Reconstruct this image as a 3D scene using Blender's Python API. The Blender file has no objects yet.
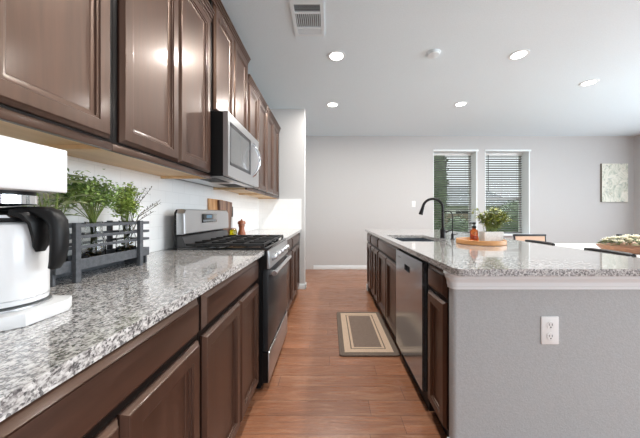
import bpy, bmesh, math, random
from mathutils import Vector, Matrix
random.seed(7)
S = bpy.context.scene
C = S.collection

# ------------------------------------------------------------------ camera
H = 1.15
F_PX = 268.0
cam_d = bpy.data.cameras.new('camera')
cam = bpy.data.objects.new('camera', cam_d); C.objects.link(cam)
cam.location = (0, 0, H); cam.rotation_euler = (math.pi / 2, 0, 0)
cam_d.sensor_width = 36.0; cam_d.lens = F_PX / 640 * 36.0
cam_d.shift_x = -9.5 / 640; cam_d.shift_y = -5.5 / 640
cam_d.clip_start = 0.02
S.camera = cam
# ------------------------------------------------------------------ world, fill lamps, exposure
w = bpy.data.worlds.new('overcast_sky'); S.world = w; w.use_nodes = True
bg = w.node_tree.nodes['Background']
bg.inputs[0].default_value = (0.86, 0.90, 1.0, 1); bg.inputs[1].default_value = 1.0
_t = w.node_tree; _tc = _t.nodes.new('ShaderNodeTexCoord'); _sp = _t.nodes.new('ShaderNodeSeparateXYZ'); _rp = _t.nodes.new('ShaderNodeValToRGB')
_t.links.new(_tc.outputs['Generated'], _sp.inputs[0]); _t.links.new(_sp.outputs[2], _rp.inputs[0]); _t.links.new(_rp.outputs[0], bg.inputs[0])
_rp.color_ramp.elements[0].position = 0.12; _rp.color_ramp.elements[0].color = (0.98, 0.99, 1.06, 1)
_rp.color_ramp.elements[1].position = 0.75; _rp.color_ramp.elements[1].color = (3.6, 3.7, 3.9, 1)

def area(name, loc, rot, sx, sy, power, col=(1, 1, 1)):
    d = bpy.data.lights.new(name, 'AREA'); d.shape = 'RECTANGLE'; d.size = sx; d.size_y = sy
    d.energy = power; d.color = col
    o = bpy.data.objects.new(name, d); C.objects.link(o); o.location = loc; o.rotation_euler = rot
    return o
area('fill_dining', (6.22, 4.3, 1.5), (0, math.radians(90), 0), 1.6, 1.2, 8, (0.85, 0.955, 1.03))  # fill lamp at an unseen added opening, brightens the far ceiling
# fill lamps at openings added out of view, behind the camera and at right
area('fill_rear', (2.1, -2.42, 1.4), (math.radians(90), 0, 0), 3.6, 1.8, 36, (0.85, 0.955, 1.03))
area('fill_side', (6.22, 0.9, 1.55), (0, math.radians(90), 0), 1.6, 4.4, 225, (0.85, 0.955, 1.03))
DOWN_W = 20.5
S.view_settings.view_transform = 'Standard'; S.view_settings.look = 'None'
S.view_settings.exposure = 0.10; S.view_settings.gamma = 1.0
S.view_settings.use_curve_mapping = False
cy = S.cycles
cy.use_denoising = True; cy.max_bounces = 10; cy.diffuse_bounces = 6; cy.glossy_bounces = 5
cy.transmission_bounces = 8; cy.transparent_max_bounces = 12
cy.caustics_reflective = False; cy.caustics_refractive = False; cy.sample_clamp_indirect = 4.0

# ------------------------------------------------------------------ materials
def s2l(c):
    return tuple(((v / 255) / 12.92 if v / 255 <= 0.04045 else ((v / 255 + 0.055) / 1.055) ** 2.4) for v in c)
def pm(name, col, rough=0.5, metal=0.0, coat=0.0, spec=0.5, srgb=True, emit=None, es=0):
    m = bpy.data.materials.new(name); m.use_nodes = True
    b = m.node_tree.nodes['Principled BSDF']
    c = s2l(col) if srgb else col
    b.inputs['Base Color'].default_value = (*c, 1); b.inputs['Roughness'].default_value = rough
    b.inputs['Metallic'].default_value = metal; b.inputs['Coat Weight'].default_value = coat
    b.inputs['Coat Roughness'].default_value = 0.12; b.inputs['Specular IOR Level'].default_value = spec
    if emit:
        b.inputs['Emission Color'].default_value = (*emit, 1); b.inputs['Emission Strength'].default_value = es
    return m
class NT:
    def __init__(s, m): s.t = m.node_tree; s.b = s.t.nodes['Principled BSDF']; s.n = s.t.nodes; s.l = s.t.links
    def coord(s, scale=(1, 1, 1), rot=(0, 0, 0), src='Object'):
        tc = s.n.new('ShaderNodeTexCoord'); mp = s.n.new('ShaderNodeMapping')
        mp.inputs['Scale'].default_value = scale; mp.inputs['Rotation'].default_value = rot
        s.l.new(tc.outputs[src], mp.inputs[0]); return mp.outputs[0]
    def noise(s, v, scale, detail=4, rough=0.5, dist=0.0):
        n = s.n.new('ShaderNodeTexNoise'); n.inputs['Scale'].default_value = scale; n.inputs['Detail'].default_value = detail
        n.inputs['Roughness'].default_value = rough; n.inputs['Distortion'].default_value = dist
        s.l.new(v, n.inputs['Vector']); return n.outputs['Fac']
    def voro(s, v, scale, feature='F1'):
        n = s.n.new('ShaderNodeTexVoronoi'); n.inputs['Scale'].default_value = scale; n.feature = feature
        s.l.new(v, n.inputs['Vector']); return n
    def ramp(s, f, stops, interp='LINEAR'):
        r = s.n.new('ShaderNodeValToRGB'); cr = r.color_ramp; cr.interpolation = interp
        while len(cr.elements) > 1: cr.elements.remove(cr.elements[-1])
        for i, (p, c) in enumerate(stops):
            e = cr.elements[0] if i == 0 else cr.elements.new(p)
            e.position = p; e.color = (*c, 1) if len(c) == 3 else c
        s.l.new(f, r.inputs[0]); return r.outputs[0]
    def mix(s, f, a, b, mode='MIX'):
        m = s.n.new('ShaderNodeMix'); m.data_type = 'RGBA'; m.blend_type = mode
        for sock, v in ((m.inputs['Factor'], f), (m.inputs[6], a), (m.inputs[7], b)):
            if hasattr(v, 'is_linked'): s.l.new(v, sock)
            elif isinstance(v, (int, float)): sock.default_value = v
            else: sock.default_value = (*v, 1)
        return m.outputs[2]
    def bump(s, h, strength, dist=0.01):
        b = s.n.new('ShaderNodeBump'); b.inputs['Strength'].default_value = strength; b.inputs['Distance'].default_value = dist
        s.l.new(h, b.inputs['Height']); s.l.new(b.outputs[0], s.b.inputs['Normal'])
    def col(s, c): s.l.new(c, s.b.inputs['Base Color'])
    def rgh(s, c): s.l.new(c, s.b.inputs['Roughness'])
G = lambda v: (v, v, v)

def mk_cabinet(name, scale, c0, c1, coat=0.3):
    m = pm(name, (70, 48, 40), 0.34, coat=coat); t = NT(m)
    v = t.coord(scale); f = t.noise(v, 1.0, 6, 0.6, 0.4)
    t.col(t.ramp(f, [(0.3, s2l(c0)), (0.7, s2l(c1))]))
    t.rgh(t.ramp(f, [(0.3, G(0.34)), (0.7, G(0.44))])); t.bump(f, 0.04, 0.003)
    t.b.inputs['Coat Roughness'].default_value = 0.16
    return m
M = {}
def warm_sheen(m):
    b = m.node_tree.nodes['Principled BSDF']; b.inputs['Specular IOR Level'].default_value = 0.62; b.inputs['Specular Tint'].default_value = (1.0, 0.62, 0.42, 1); return m
M['wood'] = mk_cabinet('espresso_maple_upright', (34, 34, 2.2), (42, 28, 23), (66, 45, 37))
M['wood_h'] = mk_cabinet('espresso_maple_level', (34, 2.2, 34), (42, 28, 23), (66, 45, 37))
M['frame'] = mk_cabinet('espresso_frame_gap_shade', (34, 34, 2.2), (15, 11, 10), (22, 16, 14), 0.08)  # shade of the door gaps put into the colour, darker than the doors
warm_sheen(M['wood']); warm_sheen(M['wood_h'])
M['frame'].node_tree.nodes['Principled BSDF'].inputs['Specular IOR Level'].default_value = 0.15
M['toe'] = pm('toe_kick_black', (22, 18, 17), 0.6)
m = pm('cabinet_underside_maple', (214, 180, 138), 0.5); t = NT(m)
t.col(t.ramp(t.noise(t.coord((14, 1.2, 14)), 1, 5), [(0.3, s2l((200, 164, 120))), (0.7, s2l((224, 192, 150)))])); M['maple'] = m

m = pm('speckled_granite', (200, 200, 200), 0.14, coat=0.8, spec=0.5); t = NT(m)
v = t.coord((1, 1, 1)); vs = t.coord((1.0, 0.6, 1.0), (0, 0, 0.5))
big = t.noise(vs, 122, 5, 0.62, 0.4); fine = t.noise(v, 220, 3, 0.6)
base = t.ramp(big, [(0.36, s2l((98, 94, 94))), (0.44, s2l((146, 142, 140))), (0.52, s2l((190, 187, 184))), (0.64, s2l((222, 220, 217)))])
vo = t.voro(v, 250); rnd = t.n.new('ShaderNodeSeparateColor'); t.l.new(vo.outputs['Color'], rnd.inputs[0])
speck = t.ramp(rnd.outputs[0], [(0.0, G(0.7)), (0.15, G(0.7)), (0.17, G(0))])
pale = t.ramp(rnd.outputs[1], [(0.0, G(0.5)), (0.20, G(0.5)), (0.22, G(0))])
c = t.mix(pale, base, s2l((226, 224, 221))); c = t.mix(speck, c, s2l((38, 37, 40)))
fk = t.ramp(fine, [(0.32, G(0.7)), (0.40, G(0))]); c = t.mix(fk, c, s2l((58, 56, 58)))
t.col(c); t.b.inputs['Coat Roughness'].default_value = 0.045; M['granite'] = m

m = pm('hickory_planks', (150, 96, 66), 0.3, coat=0.12); t = NT(m)
tc = t.n.new('ShaderNodeTexCoord'); sp = t.n.new('ShaderNodeSeparateXYZ'); t.l.new(tc.outputs['Object'], sp.inputs[0])
def mth(op, a, b=None):
    q = t.n.new('ShaderNodeMath'); q.operation = op
    for k, x_ in ((0, a), (1, b)):
        if x_ is None: continue
        if hasattr(x_, 'is_linked'): t.l.new(x_, q.inputs[k])
        else: q.inputs[k].default_value = x_
    return q.outputs[0]
row = mth('FLOOR', mth('DIVIDE', sp.outputs[1], 0.127)); wn = t.n.new('ShaderNodeTexWhiteNoise'); wn.noise_dimensions = '1D'; t.l.new(row, wn.inputs['W'])
xs = mth('ADD', sp.outputs[0], mth('MULTIPLY', wn.outputs['Value'], 7.3)); cb = t.n.new('ShaderNodeCombineXYZ'); t.l.new(xs, cb.inputs[0]); t.l.new(sp.outputs[1], cb.inputs[1])
br = t.n.new('ShaderNodeTexBrick'); t.l.new(cb.outputs[0], br.inputs['Vector'])
br.offset = 0.0; br.offset_frequency = 2; br.squash = 1
br.inputs['Scale'].default_value = 1; br.inputs['Brick Width'].default_value = 1.05; br.inputs['Row Height'].default_value = 0.127
br.inputs['Mortar Size'].default_value = 0.0013; br.inputs['Mortar Smooth'].default_value = 0.2; br.inputs['Bias'].default_value = 0
br.inputs['Color1'].default_value = (0, 0, 0, 1); br.inputs['Color2'].default_value = (1, 1, 1, 1); br.inputs['Mortar'].default_value = (0.5, 0.5, 0.5, 1)
plank = t.ramp(br.outputs['Color'], [(0.0, s2l((148, 98, 71))), (0.5, s2l((161, 109, 80))), (1.0, s2l((176, 121, 91)))])
mp = t.n.new('ShaderNodeMapping'); mp.inputs['Scale'].default_value = (2.2, 34, 1); t.l.new(cb.outputs[0], mp.inputs[0])
gr = t.noise(mp.outputs[0], 1.5, 8, 0.7, 1.6)
c = t.mix(t.ramp(gr, [(0.38, G(0.0)), (0.66, G(0.75))]), plank, s2l((108, 70, 50)))
mp2 = t.n.new('ShaderNodeMapping'); mp2.inputs['Scale'].default_value = (1.6, 9, 1); t.l.new(cb.outputs[0], mp2.inputs[0])
bl = t.noise(mp2.outputs[0], 1.6, 4, 0.6, 2.0)
c = t.mix(t.ramp(bl, [(0.48, G(0)), (0.72, G(0.55))]), c, s2l((182, 138, 108)))
c = t.mix(br.outputs['Fac'], c, s2l((62, 40, 30))); t.col(c)
t.rgh(t.ramp(gr, [(0.3, G(0.22)), (0.7, G(0.36))])); t.bump(gr, 0.12, 0.004); M['floor'] = m

def textured(name, col, scale, strength, rough=0.85, var=6):
    m = pm(name, col, rough, spec=0.25); t = NT(m); n = t.noise(t.coord(), scale, 4, 0.6)
    lo = tuple(max(0, v - var) for v in col); hi = tuple(min(255, v + var) for v in col)
    t.col(t.ramp(n, [(0.35, s2l(lo)), (0.65, s2l(hi))])); t.bump(n, strength, 0.006); return m
M['wall'] = textured('wall_paint_greige', (191, 190, 189), 90, 0.10, var=2)
M['wall_k'] = textured('island_wall_orange_peel', (180, 182, 182), 130, 0.30, var=4)
M['ceil'] = textured('ceiling_paint', (226, 239, 245), 120, 0.25, var=3)
M['trim'] = pm('white_trim_paint', (232, 238, 240), 0.4)
M['vinyl'] = pm('white_vinyl', (214, 213, 211), 0.5)
M['blindrail'] = pm('white_blind_rail', (232, 232, 230), 0.5)
M['plate'] = pm('white_plate_plastic', (238, 238, 236), 0.35)
M['white'] = pm('white_enamel', (222, 222, 222), 0.25, coat=0.2)
M['tabletop'] = pm('white_table_lacquer', (236, 236, 235), 0.35)
m = pm('white_subway_tile', (238, 238, 237), 0.16, spec=0.5); t = NT(m)
def tile_mat(name, swap):
    m = pm(name, (236, 236, 235), 0.14); t = NT(m)
    tc = t.n.new('ShaderNodeTexCoord'); sp = t.n.new('ShaderNodeSeparateXYZ'); cb = t.n.new('ShaderNodeCombineXYZ')
    t.l.new(tc.outputs['Object'], sp.inputs[0])
    ad = t.n.new('ShaderNodeMath'); ad.operation = 'ADD'; t.l.new(sp.outputs[0], ad.inputs[0]); t.l.new(sp.outputs[1], ad.inputs[1])
    t.l.new(ad.outputs[0], cb.inputs[0]); t.l.new(sp.outputs[2], cb.inputs[1])
    br = t.n.new('ShaderNodeTexBrick'); t.l.new(cb.outputs[0], br.inputs['Vector'])
    br.inputs['Scale'].default_value = 1; br.inputs['Brick Width'].default_value = 0.153; br.inputs['Row Height'].default_value = 0.0765
    br.inputs['Mortar Size'].default_value = 0.0012; br.inputs['Mortar Smooth'].default_value = 0.3
    br.inputs['Color1'].default_value = (*s2l((246, 246, 245)), 1); br.inputs['Color2'].default_value = (*s2l((243, 243, 242)), 1)
    br.inputs['Mortar'].default_value = (*s2l((230, 230, 229)), 1)
    t.col(br.outputs['Color'])
    inv = t.n.new('ShaderNodeMath'); inv.operation = 'SUBTRACT'; inv.inputs[0].default_value = 1; t.l.new(br.outputs['Fac'], inv.inputs[1])
    t.bump(inv.outputs[0], 0.15, 0.002); return m
M['tile'] = tile_mat('white_subway_tile_grid', False)
def brushed(name, col, rough, scale, metal=0.9):
    m = pm(name, col, rough, metal=metal); t = NT(m); n = t.noise(t.coord(scale), 1, 3)
    t.rgh(t.ramp(n, [(0.3, G(rough - 0.02)), (0.7, G(rough + 0.03))])); return m
M['steel'] = brushed('brushed_stainless', (196, 197, 199), 0.30, (4, 4, 260))
M['steel_dw'] = pm('smooth_stainless', (172, 180, 188), 0.16, metal=0.88)
M['chrome'] = pm('chrome', (225, 226, 228), 0.12, metal=1)
M['black'] = pm('black_plastic', (15, 15, 16), 0.45, spec=0.3)
M['blackgloss'] = pm('black_glass', (14, 14, 15), 0.08, coat=0.4)
M['ovenglass'] = pm('smoked_oven_glass', (52, 53, 55), 0.28, spec=0.2)
M['mwglass'] = pm('silver_mesh_glass', (132, 133, 133), 0.16, metal=0.5)
M['mwdark'] = pm('charcoal_window_border', (48, 48, 50), 0.3)
M['iron'] = pm('cast_iron', (26, 26, 27), 0.5)
M['bronze'] = pm('oil_rubbed_black_bronze', (28, 26, 26), 0.32, metal=0.6)
M['pewter'] = pm('dark_grey_handle', (44, 45, 47), 0.42)
M['cratewood'] = textured('charcoal_stained_wood', (82, 84, 88), 60, 0.15, 0.45, 8)
M['lcd'] = pm('lcd_display', (60, 80, 96), 0.2, emit=(0.25, 0.5, 0.7), es=0.25)
M['btn'] = pm('grey_buttons', (120, 124, 128), 0.4)
M['lamp'] = pm('downlight_lens', (255, 252, 246), 0.4, emit=(1.0, 0.97, 0.92), es=9)
M['ventwhite'] = pm('vent_white_paint', (226, 236, 240), 0.5)
M['ventdark'] = pm('vent_shadow_grey', (96, 96, 98), 0.8)
m = pm('thin_glass', (255, 255, 255), 0.0); nt = m.node_tree
for n in list(nt.nodes):
    if n.type != 'OUTPUT_MATERIAL': nt.nodes.remove(n)
tr = nt.nodes.new('ShaderNodeBsdfTransparent'); gl = nt.nodes.new('ShaderNodeBsdfGlossy'); gl.inputs['Roughness'].default_value = 0.02
fr = nt.nodes.new('ShaderNodeFresnel'); fr.inputs[0].default_value = 1.10; mx = nt.nodes.new('ShaderNodeMixShader')
tr.inputs[0].default_value = (0.94, 0.97, 0.95, 1)
nt.links.new(fr.outputs[0], mx.inputs[0]); nt.links.new(tr.outputs[0], mx.inputs[1]); nt.links.new(gl.outputs[0], mx.inputs[2])
nt.links.new(mx.outputs[0], [n for n in nt.nodes if n.type == 'OUTPUT_MATERIAL'][0].inputs[0]); M['pane'] = m
def glass(name, col, rough=0.02, ior=1.45):
    m = pm(name, col, rough); b = m.node_tree.nodes['Principled BSDF']
    b.inputs['Transmission Weight'].default_value = 1.0; b.inputs['IOR'].default_value = ior; return m
M['glass'] = glass('clear_glass', (250, 252, 251))
M['amber'] = glass('amber_glass', (196, 104, 40))
M['oil'] = glass('olive_oil_glass', (190, 176, 20), 0.05)
M['slat'] = pm('blind_slat_backlit_shade', (112, 110, 109), 0.5)  # white slats coloured grey, their backlit shade is put into the colour
M['canvas_side'] = pm('canvas_edge', (110, 104, 92), 0.8)
m = pm('pale_abstract_paint', (220, 222, 210), 0.75); t = NT(m)
n1 = t.noise(t.coord((5, 5, 3.4)), 1.2, 6, 0.7, 1.5); n2 = t.noise(t.coord((14, 14, 10)), 1.5, 5, 0.7, 0.8)
c = t.ramp(n1, [(0.30, s2l((150, 164, 156))), (0.42, s2l((196, 202, 188))), (0.52, s2l((226, 226, 214))), (0.66, s2l((236, 233, 222)))])
c = t.mix(t.ramp(n2, [(0.56, G(0)), (0.7, G(0.65))]), c, s2l((158, 148, 112)))
c = t.mix(t.ramp(t.noise(t.coord((9, 9, 16)), 1, 4), [(0.60, G(0)), (0.72, G(0.6))]), c, s2l((118, 134, 136)))
t.col(c); M['paint'] = m
m = pm('acacia_wood', (182, 128, 76), 0.42); t = NT(m); n = t.noise(t.coord((3, 3, 28)), 1.6, 5, 0.6, 0.8)
t.col(t.ramp(n, [(0.3, s2l((166, 112, 64))), (0.7, s2l((206, 156, 102)))])); M['acacia'] = m
m = pm('tan_board', (190, 128, 76), 0.5); t = NT(m); n = t.noise(t.coord((20, 20, 2)), 1.2, 5, 0.6, 0.6)
t.col(t.ramp(n, [(0.3, s2l((166, 104, 58))), (0.5, s2l((206, 150, 98))), (0.7, s2l((226, 178, 130)))])); M['tanboard'] = m
m = pm('striped_walnut', (110, 84, 72), 0.5); t = NT(m); n = t.noise(t.coord((4, 26, 1.2)), 1.1, 5, 0.6, 0.9)
t.col(t.ramp(n, [(0.32, s2l((64, 42, 36))), (0.48, s2l((122, 92, 78))), (0.60, s2l((168, 132, 110))), (0.72, s2l((96, 70, 60)))])); M['walnut'] = m
m = pm('turned_cherry', (140, 78, 48), 0.35, coat=0.2); t = NT(m); n = t.noise(t.coord((30, 30, 4)), 1, 4)
t.col(t.ramp(n, [(0.3, s2l((118, 60, 36))), (0.7, s2l((164, 96, 62)))])); M['cherry'] = m
m = pm('bowl_wood', (150, 104, 74), 0.5); t = NT(m); n = t.noise(t.coord((3, 16, 20)), 1.5, 5, 0.6, 0.8)
t.col(t.ramp(n, [(0.3, s2l((122, 80, 54))), (0.7, s2l((176, 128, 96)))])); M['bowlwood'] = m
M['tan'] = pm('tan_rattan', (188, 156, 132), 0.6)
M['blackmetal'] = pm('black_metal', (30, 30, 32), 0.4, metal=0.3)
m = pm('white_concrete', (226, 226, 223), 0.6); t = NT(m); n = t.noise(t.coord(), 80, 4)
t.col(t.ramp(n, [(0.3, s2l((214, 214, 210))), (0.7, s2l((236, 236, 233)))])); M['pot'] = m
def leafmat(name, c0, c1, sc=30):
    m = pm(name, c0, 0.5); t = NT(m); n = t.noise(t.coord(), sc, 3)
    t.col(t.ramp(n, [(0.35, s2l(c0)), (0.65, s2l(c1))])); t.b.inputs['Subsurface Weight'].default_value = 0.0; return m
M['parsley'] = leafmat('fern_green', (96, 126, 64), (156, 178, 102))
M['lime'] = leafmat('lime_green', (128, 152, 62), (168, 186, 98))
M['twig'] = leafmat('olive_brown_twig', (70, 68, 52), (104, 100, 76))
M['varieg'] = leafmat('variegated_leaf', (104, 128, 78), (206, 214, 168), 60)
M['bamboo'] = leafmat('yellow_green_leaf', (96, 112, 34), (164, 166, 66))
M['stem'] = leafmat('stem_green', (96, 120, 60), (140, 152, 84))
M['cream'] = leafmat('cream_petals', (236, 230, 206), (248, 246, 236))
M['sage'] = leafmat('sage_leaves', (92, 110, 72), (146, 156, 112))
m = pm('pebble_mix', (140, 120, 60), 0.4); t = NT(m); n = t.noise(t.coord(), 90, 2)
t.col(t.ramp(n, [(0.35, s2l((96, 74, 40))), (0.6, s2l((196, 168, 70)))])); M['pebble'] = m
def matmat(name, c0, c1):
    m = pm(name, c0, 0.9, spec=0.2); t = NT(m); n = t.noise(t.coord((160, 160, 160)), 1, 3)
    t.col(t.ramp(n, [(0.35, s2l(c0)), (0.65, s2l(c1))])); t.bump(n, 0.3, 0.003); return m
M['mat_d'] = matmat('mat_charcoal_weave', (102, 89, 80), (134, 119, 107))
M['mat_b'] = matmat('mat_beige_weave', (196, 170, 146), (216, 192, 168))
M['mat_c'] = matmat('mat_centre_weave', (114, 98, 88), (146, 128, 115))
M['lawn'] = textured('lawn_grass', (84, 108, 56), 6, 0.5, 0.9, 18)
M['hedge'] = leafmat('hedge_leaves', (58, 72, 52), (100, 114, 86), 5)
M['bark'] = textured('bark', (84, 72, 60), 20, 0.5, 0.9, 14)
M['stucco'] = textured('pale_stucco', (214, 214, 210), 10, 0.2, 0.9, 4)
M['roofs'] = textured('grey_shingles', (128, 130, 132), 12, 0.4, 0.9, 12)
M['fence'] = textured('weathered_fence', (128, 116, 100), 8, 0.3, 0.9, 14)

# ------------------------------------------------------------------ mesh helpers
class B:
    def __init__(s): s.bm = bmesh.new()
    def _add(s, src, mtx=None):
        if mtx is not None: bmesh.ops.transform(src, matrix=mtx, verts=src.verts)
        me = bpy.data.meshes.new('tmp'); src.to_mesh(me); src.free(); s.bm.from_mesh(me); bpy.data.meshes.remove(me); return s
    def box(s, x0, x1, y0, y1, z0, z1, bev=0.0, seg=2, mtx=None):
        b = bmesh.new(); bmesh.ops.create_cube(b, size=1)
        bmesh.ops.scale(b, vec=(x1 - x0, y1 - y0, z1 - z0), verts=b.verts)
        bmesh.ops.translate(b, vec=((x0 + x1) / 2, (y0 + y1) / 2, (z0 + z1) / 2), verts=b.verts)
        if bev > 0: bmesh.ops.bevel(b, geom=b.edges[:], offset=bev, segments=seg, affect='EDGES', profile=0.5, clamp_overlap=True)
        return s._add(b, mtx)
    def lathe(s, prof, cx=0, cy=0, seg=32, axis='Z', mtx=None, cap=True):
        b = bmesh.new(); rings = []
        for r, z in prof:
            rings.append([b.verts.new((r * math.cos(2 * math.pi * k / seg), r * math.sin(2 * math.pi * k / seg), z)) for k in range(seg)])
        for a, c in zip(rings, rings[1:]):
            for k in range(seg): b.faces.new((a[k], a[(k + 1) % seg], c[(k + 1) % seg], c[k]))
        if cap:
            if prof[0][0] > 1e-5: b.faces.new(rings[0][::-1])
            if prof[-1][0] > 1e-5: b.faces.new(rings[-1])
        bmesh.ops.remove_doubles(b, verts=b.verts, dist=1e-6)
        R = Matrix.Identity(4)
        if axis == 'X': R = Matrix.Rotation(math.pi / 2, 4, 'Y')
        if axis == 'Y': R = Matrix.Rotation(-math.pi / 2, 4, 'X')
        s._add(b, (mtx or Matrix.Identity(4)) @ Matrix.Translation((cx, cy, 0)) @ R if mtx is None else mtx @ R); return s
    def tube(s, pts, r, seg=10, closed=False):
        pts = [Vector(p) for p in pts]; rad = r if isinstance(r, (list, tuple)) else [r] * len(pts)
        b = bmesh.new(); rings = []; n = len(pts); up = None
        for i, p in enumerate(pts):
            if closed: d = pts[(i + 1) % n] - pts[i - 1]
            else: d = pts[min(i + 1, n - 1)] - pts[max(i - 1, 0)]
            d.normalize()
            if up is None: up = d.orthogonal().normalized()
            up = (up - d * up.dot(d))
            up = up.normalized() if up.length > 1e-6 else d.orthogonal().normalized()
            sd = d.cross(up)
            rings.append([b.verts.new(p + (up * math.cos(2 * math.pi * k / seg) + sd * math.sin(2 * math.pi * k / seg)) * rad[i]) for k in range(seg)])
        prs = list(zip(rings, rings[1:])) + ([(rings[-1], rings[0])] if closed else [])
        for a, c in prs:
            for k in range(seg): b.faces.new((a[k], a[(k + 1) % seg], c[(k + 1) % seg], c[k]))
        if not closed: b.faces.new(rings[0][::-1]); b.faces.new(rings[-1])
        return s._add(b)
    def prism(s, poly, z0, z1, mtx=None, bev=0.0):
        b = bmesh.new(); lo = [b.verts.new((x, y, z0)) for x, y in poly]; hi = [b.verts.new((x, y, z1)) for x, y in poly]
        b.faces.new(lo[::-1]); b.faces.new(hi); n = len(poly)
        for k in range(n): b.faces.new((lo[k], lo[(k + 1) % n], hi[(k + 1) % n], hi[k]))
        if bev > 0:
            eg = [e for e in b.edges if abs(e.verts[0].co.z - e.verts[1].co.z) < 1e-6]
            bmesh.ops.bevel(b, geom=eg, offset=bev, segments=2, affect='EDGES', profile=0.5, clamp_overlap=True)
        return s._add(b, mtx)
    def rings(s, rects):
        b = bmesh.new(); R = [[b.verts.new(p) for p in r] for r in rects]
        b.faces.new(R[0][::-1]); n = len(R[0])
        for a, c in zip(R, R[1:]):
            for k in range(n): b.faces.new((a[k], a[(k + 1) % n], c[(k + 1) % n], c[k]))
        b.faces.new(R[-1]); return s._add(b)
    def panel_x(s, y0, y1, z0, z1, xb, d, prof):
        return s.rings([[(xb + d * h, y0 + i, z0 + i), (xb + d * h, y1 - i, z0 + i), (xb + d * h, y1 - i, z1 - i), (xb + d * h, y0 + i, z1 - i)] for i, h in prof])
    def leaf(s, p, d, n, L, W, bend=0.15, k=3):
        d = Vector(d).normalized(); n = Vector(n); n = (n - d * n.dot(d))
        n = n.normalized() if n.length > 1e-6 else d.orthogonal().normalized()
        sd = d.cross(n); p = Vector(p); vs = []
        for i in range(k + 1):
            u = i / k; wv = W * math.sin(math.pi * min(0.97, 0.06 + 0.92 * u)) * 0.5
            q = p + d * (L * u) - n * (bend * L * u * u)
            vs.append((s.bm.verts.new(q + sd * wv + n * wv * 0.3), s.bm.verts.new(q), s.bm.verts.new(q - sd * wv + n * wv * 0.3)))
        for a, c in zip(vs, vs[1:]):
            s.bm.faces.new((a[0], a[1], c[1], c[0])); s.bm.faces.new((a[1], a[2], c[2], c[1]))
        return s
ORG = {}
def build(name, b, mat, parent=None, loc=None, smooth=35, fix=True):
    """Link the collected shapes as ONE mesh object; coordinates are world coordinates, moved to the parent's (or the thing's) own origin."""
    o = bpy.data.objects.new(name, bpy.data.meshes.new(name)); C.objects.link(o)
    org = ORG[parent.name] if parent is not None else Vector(loc if loc is not None else (0, 0, 0))
    bmesh.ops.translate(b.bm, vec=-org, verts=b.bm.verts)
    if fix: bmesh.ops.recalc_face_normals(b.bm, faces=b.bm.faces)
    b.bm.to_mesh(o.data); b.bm.free()
    if smooth:
        o.data.shade_smooth()
        try: o.data.set_sharp_from_angle(angle=math.radians(smooth))
        except Exception: pass
    o.data.materials.append(mat)
    if parent is not None: o.parent = parent
    else: o.location = org
    ORG[o.name] = org
    return o
def tag(o, label, cat, group=None, kind=None):
    o['label'] = label; o['category'] = cat
    if group: o['group'] = group
    if kind: o['kind'] = kind
    return o
def thing(name, label, cat, loc, group=None):
    o = bpy.data.objects.new(name, None); C.objects.link(o); o.location = loc; o.empty_display_size = 0.1
    ORG[o.name] = Vector(loc); return tag(o, label, cat, group)
def struct(name, b, mat, parent=None, loc=(0, 0, 0), smooth=35):
    o = build(name, b, mat, parent, loc, smooth)
    if parent is None: o['kind'] = 'structure'
    return o
def dup(root, loc, rz=None, label=None, group=None):
    r = root.copy(); C.objects.link(r); r.location = loc
    if rz is not None: r.rotation_euler = (0, 0, rz)
    if label: r['label'] = label
    if group: r['group'] = group
    for ch in list(root.children):
        c = ch.copy(); C.objects.link(c); c.parent = r
        for g in list(ch.children):
            e = g.copy(); C.objects.link(e); e.parent = c
    return r
def arc(cx, cy, r, a0, a1, n=6):
    return [(cx + r * math.cos(math.radians(a0 + (a1 - a0) * k / n)), cy + r * math.sin(math.radians(a0 + (a1 - a0) * k / n))) for k in range(n + 1)]

# ------------------------------------------------------------------ the room
XL, XR, YB, YR, ZC = -1.085, 6.27, 5.52, -2.5, 2.743
YW = 4.08
struct('floor', B().box(XL - 0.15, XR + 0.15, YR - 0.15, YB + 0.2, -0.1, 0), M['floor'], smooth=0)
struct('ceiling', B().box(XL - 0.15, XR + 0.15, YR - 0.15, YB + 0.3, ZC, ZC + 0.1), M['ceil'], smooth=0)
struct('wall_left', B().box(XL - 0.12, XL, YR, YB, 0, ZC), M['wall'], smooth=0)
b = B(); b.prism([(XL, YW), ] + arc(-0.373 - 0.018, YW + 0.018, 0.018, -90, 0, 5) + arc(-0.373 - 0.018, YW + 0.122 - 0.018, 0.018, 0, 90, 5) + [(XL, YW + 0.122)], 0, ZC)
struct('wall_wing', b, M['wall'], smooth=50)
W1 = (2.136, 3.03); W2 = (3.203, 4.11); WZ0, WZ1 = 0.72, 2.441
b = B()
for x0, x1 in ((XL - 0.12, W1[0]), (W1[1], W2[0]), (W2[1], XR + 0.12)): b.box(x0, x1, YB, YB + 0.27, 0, ZC)
for x0, x1 in (W1, W2): b.box(x0, x1, YB, YB + 0.27, 0, WZ0); b.box(x0, x1, YB, YB + 0.27, WZ1, ZC)
struct('wall_back', b, M['wall'], smooth=0)
b = B()                                                    # right wall with unseen openings added for the fill lamps
b.box(XR, XR + 0.12, YR, -1.4, 0, ZC); b.box(XR, XR + 0.12, 3.2, 3.7, 0, ZC); b.box(XR, XR + 0.12, 4.9, YB, 0, ZC)
for ya, yc in ((-1.4, 3.2), (3.7, 4.9)): b.box(XR, XR + 0.12, ya, yc, 2.4, ZC); b.box(XR, XR + 0.12, ya, yc, 0, 0.7)
struct('wall_right', b, M['wall'], smooth=0)
b = B()
b.box(XL - 0.12, 0.2, YR - 0.12, YR, 0, ZC); b.box(4.0, XR + 0.12, YR - 0.12, YR, 0, ZC); b.box(0.2, 4.0, YR - 0.12, YR, 2.35, ZC)
struct('wall_rear', b, M['wall'], smooth=0)
b = B()
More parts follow.
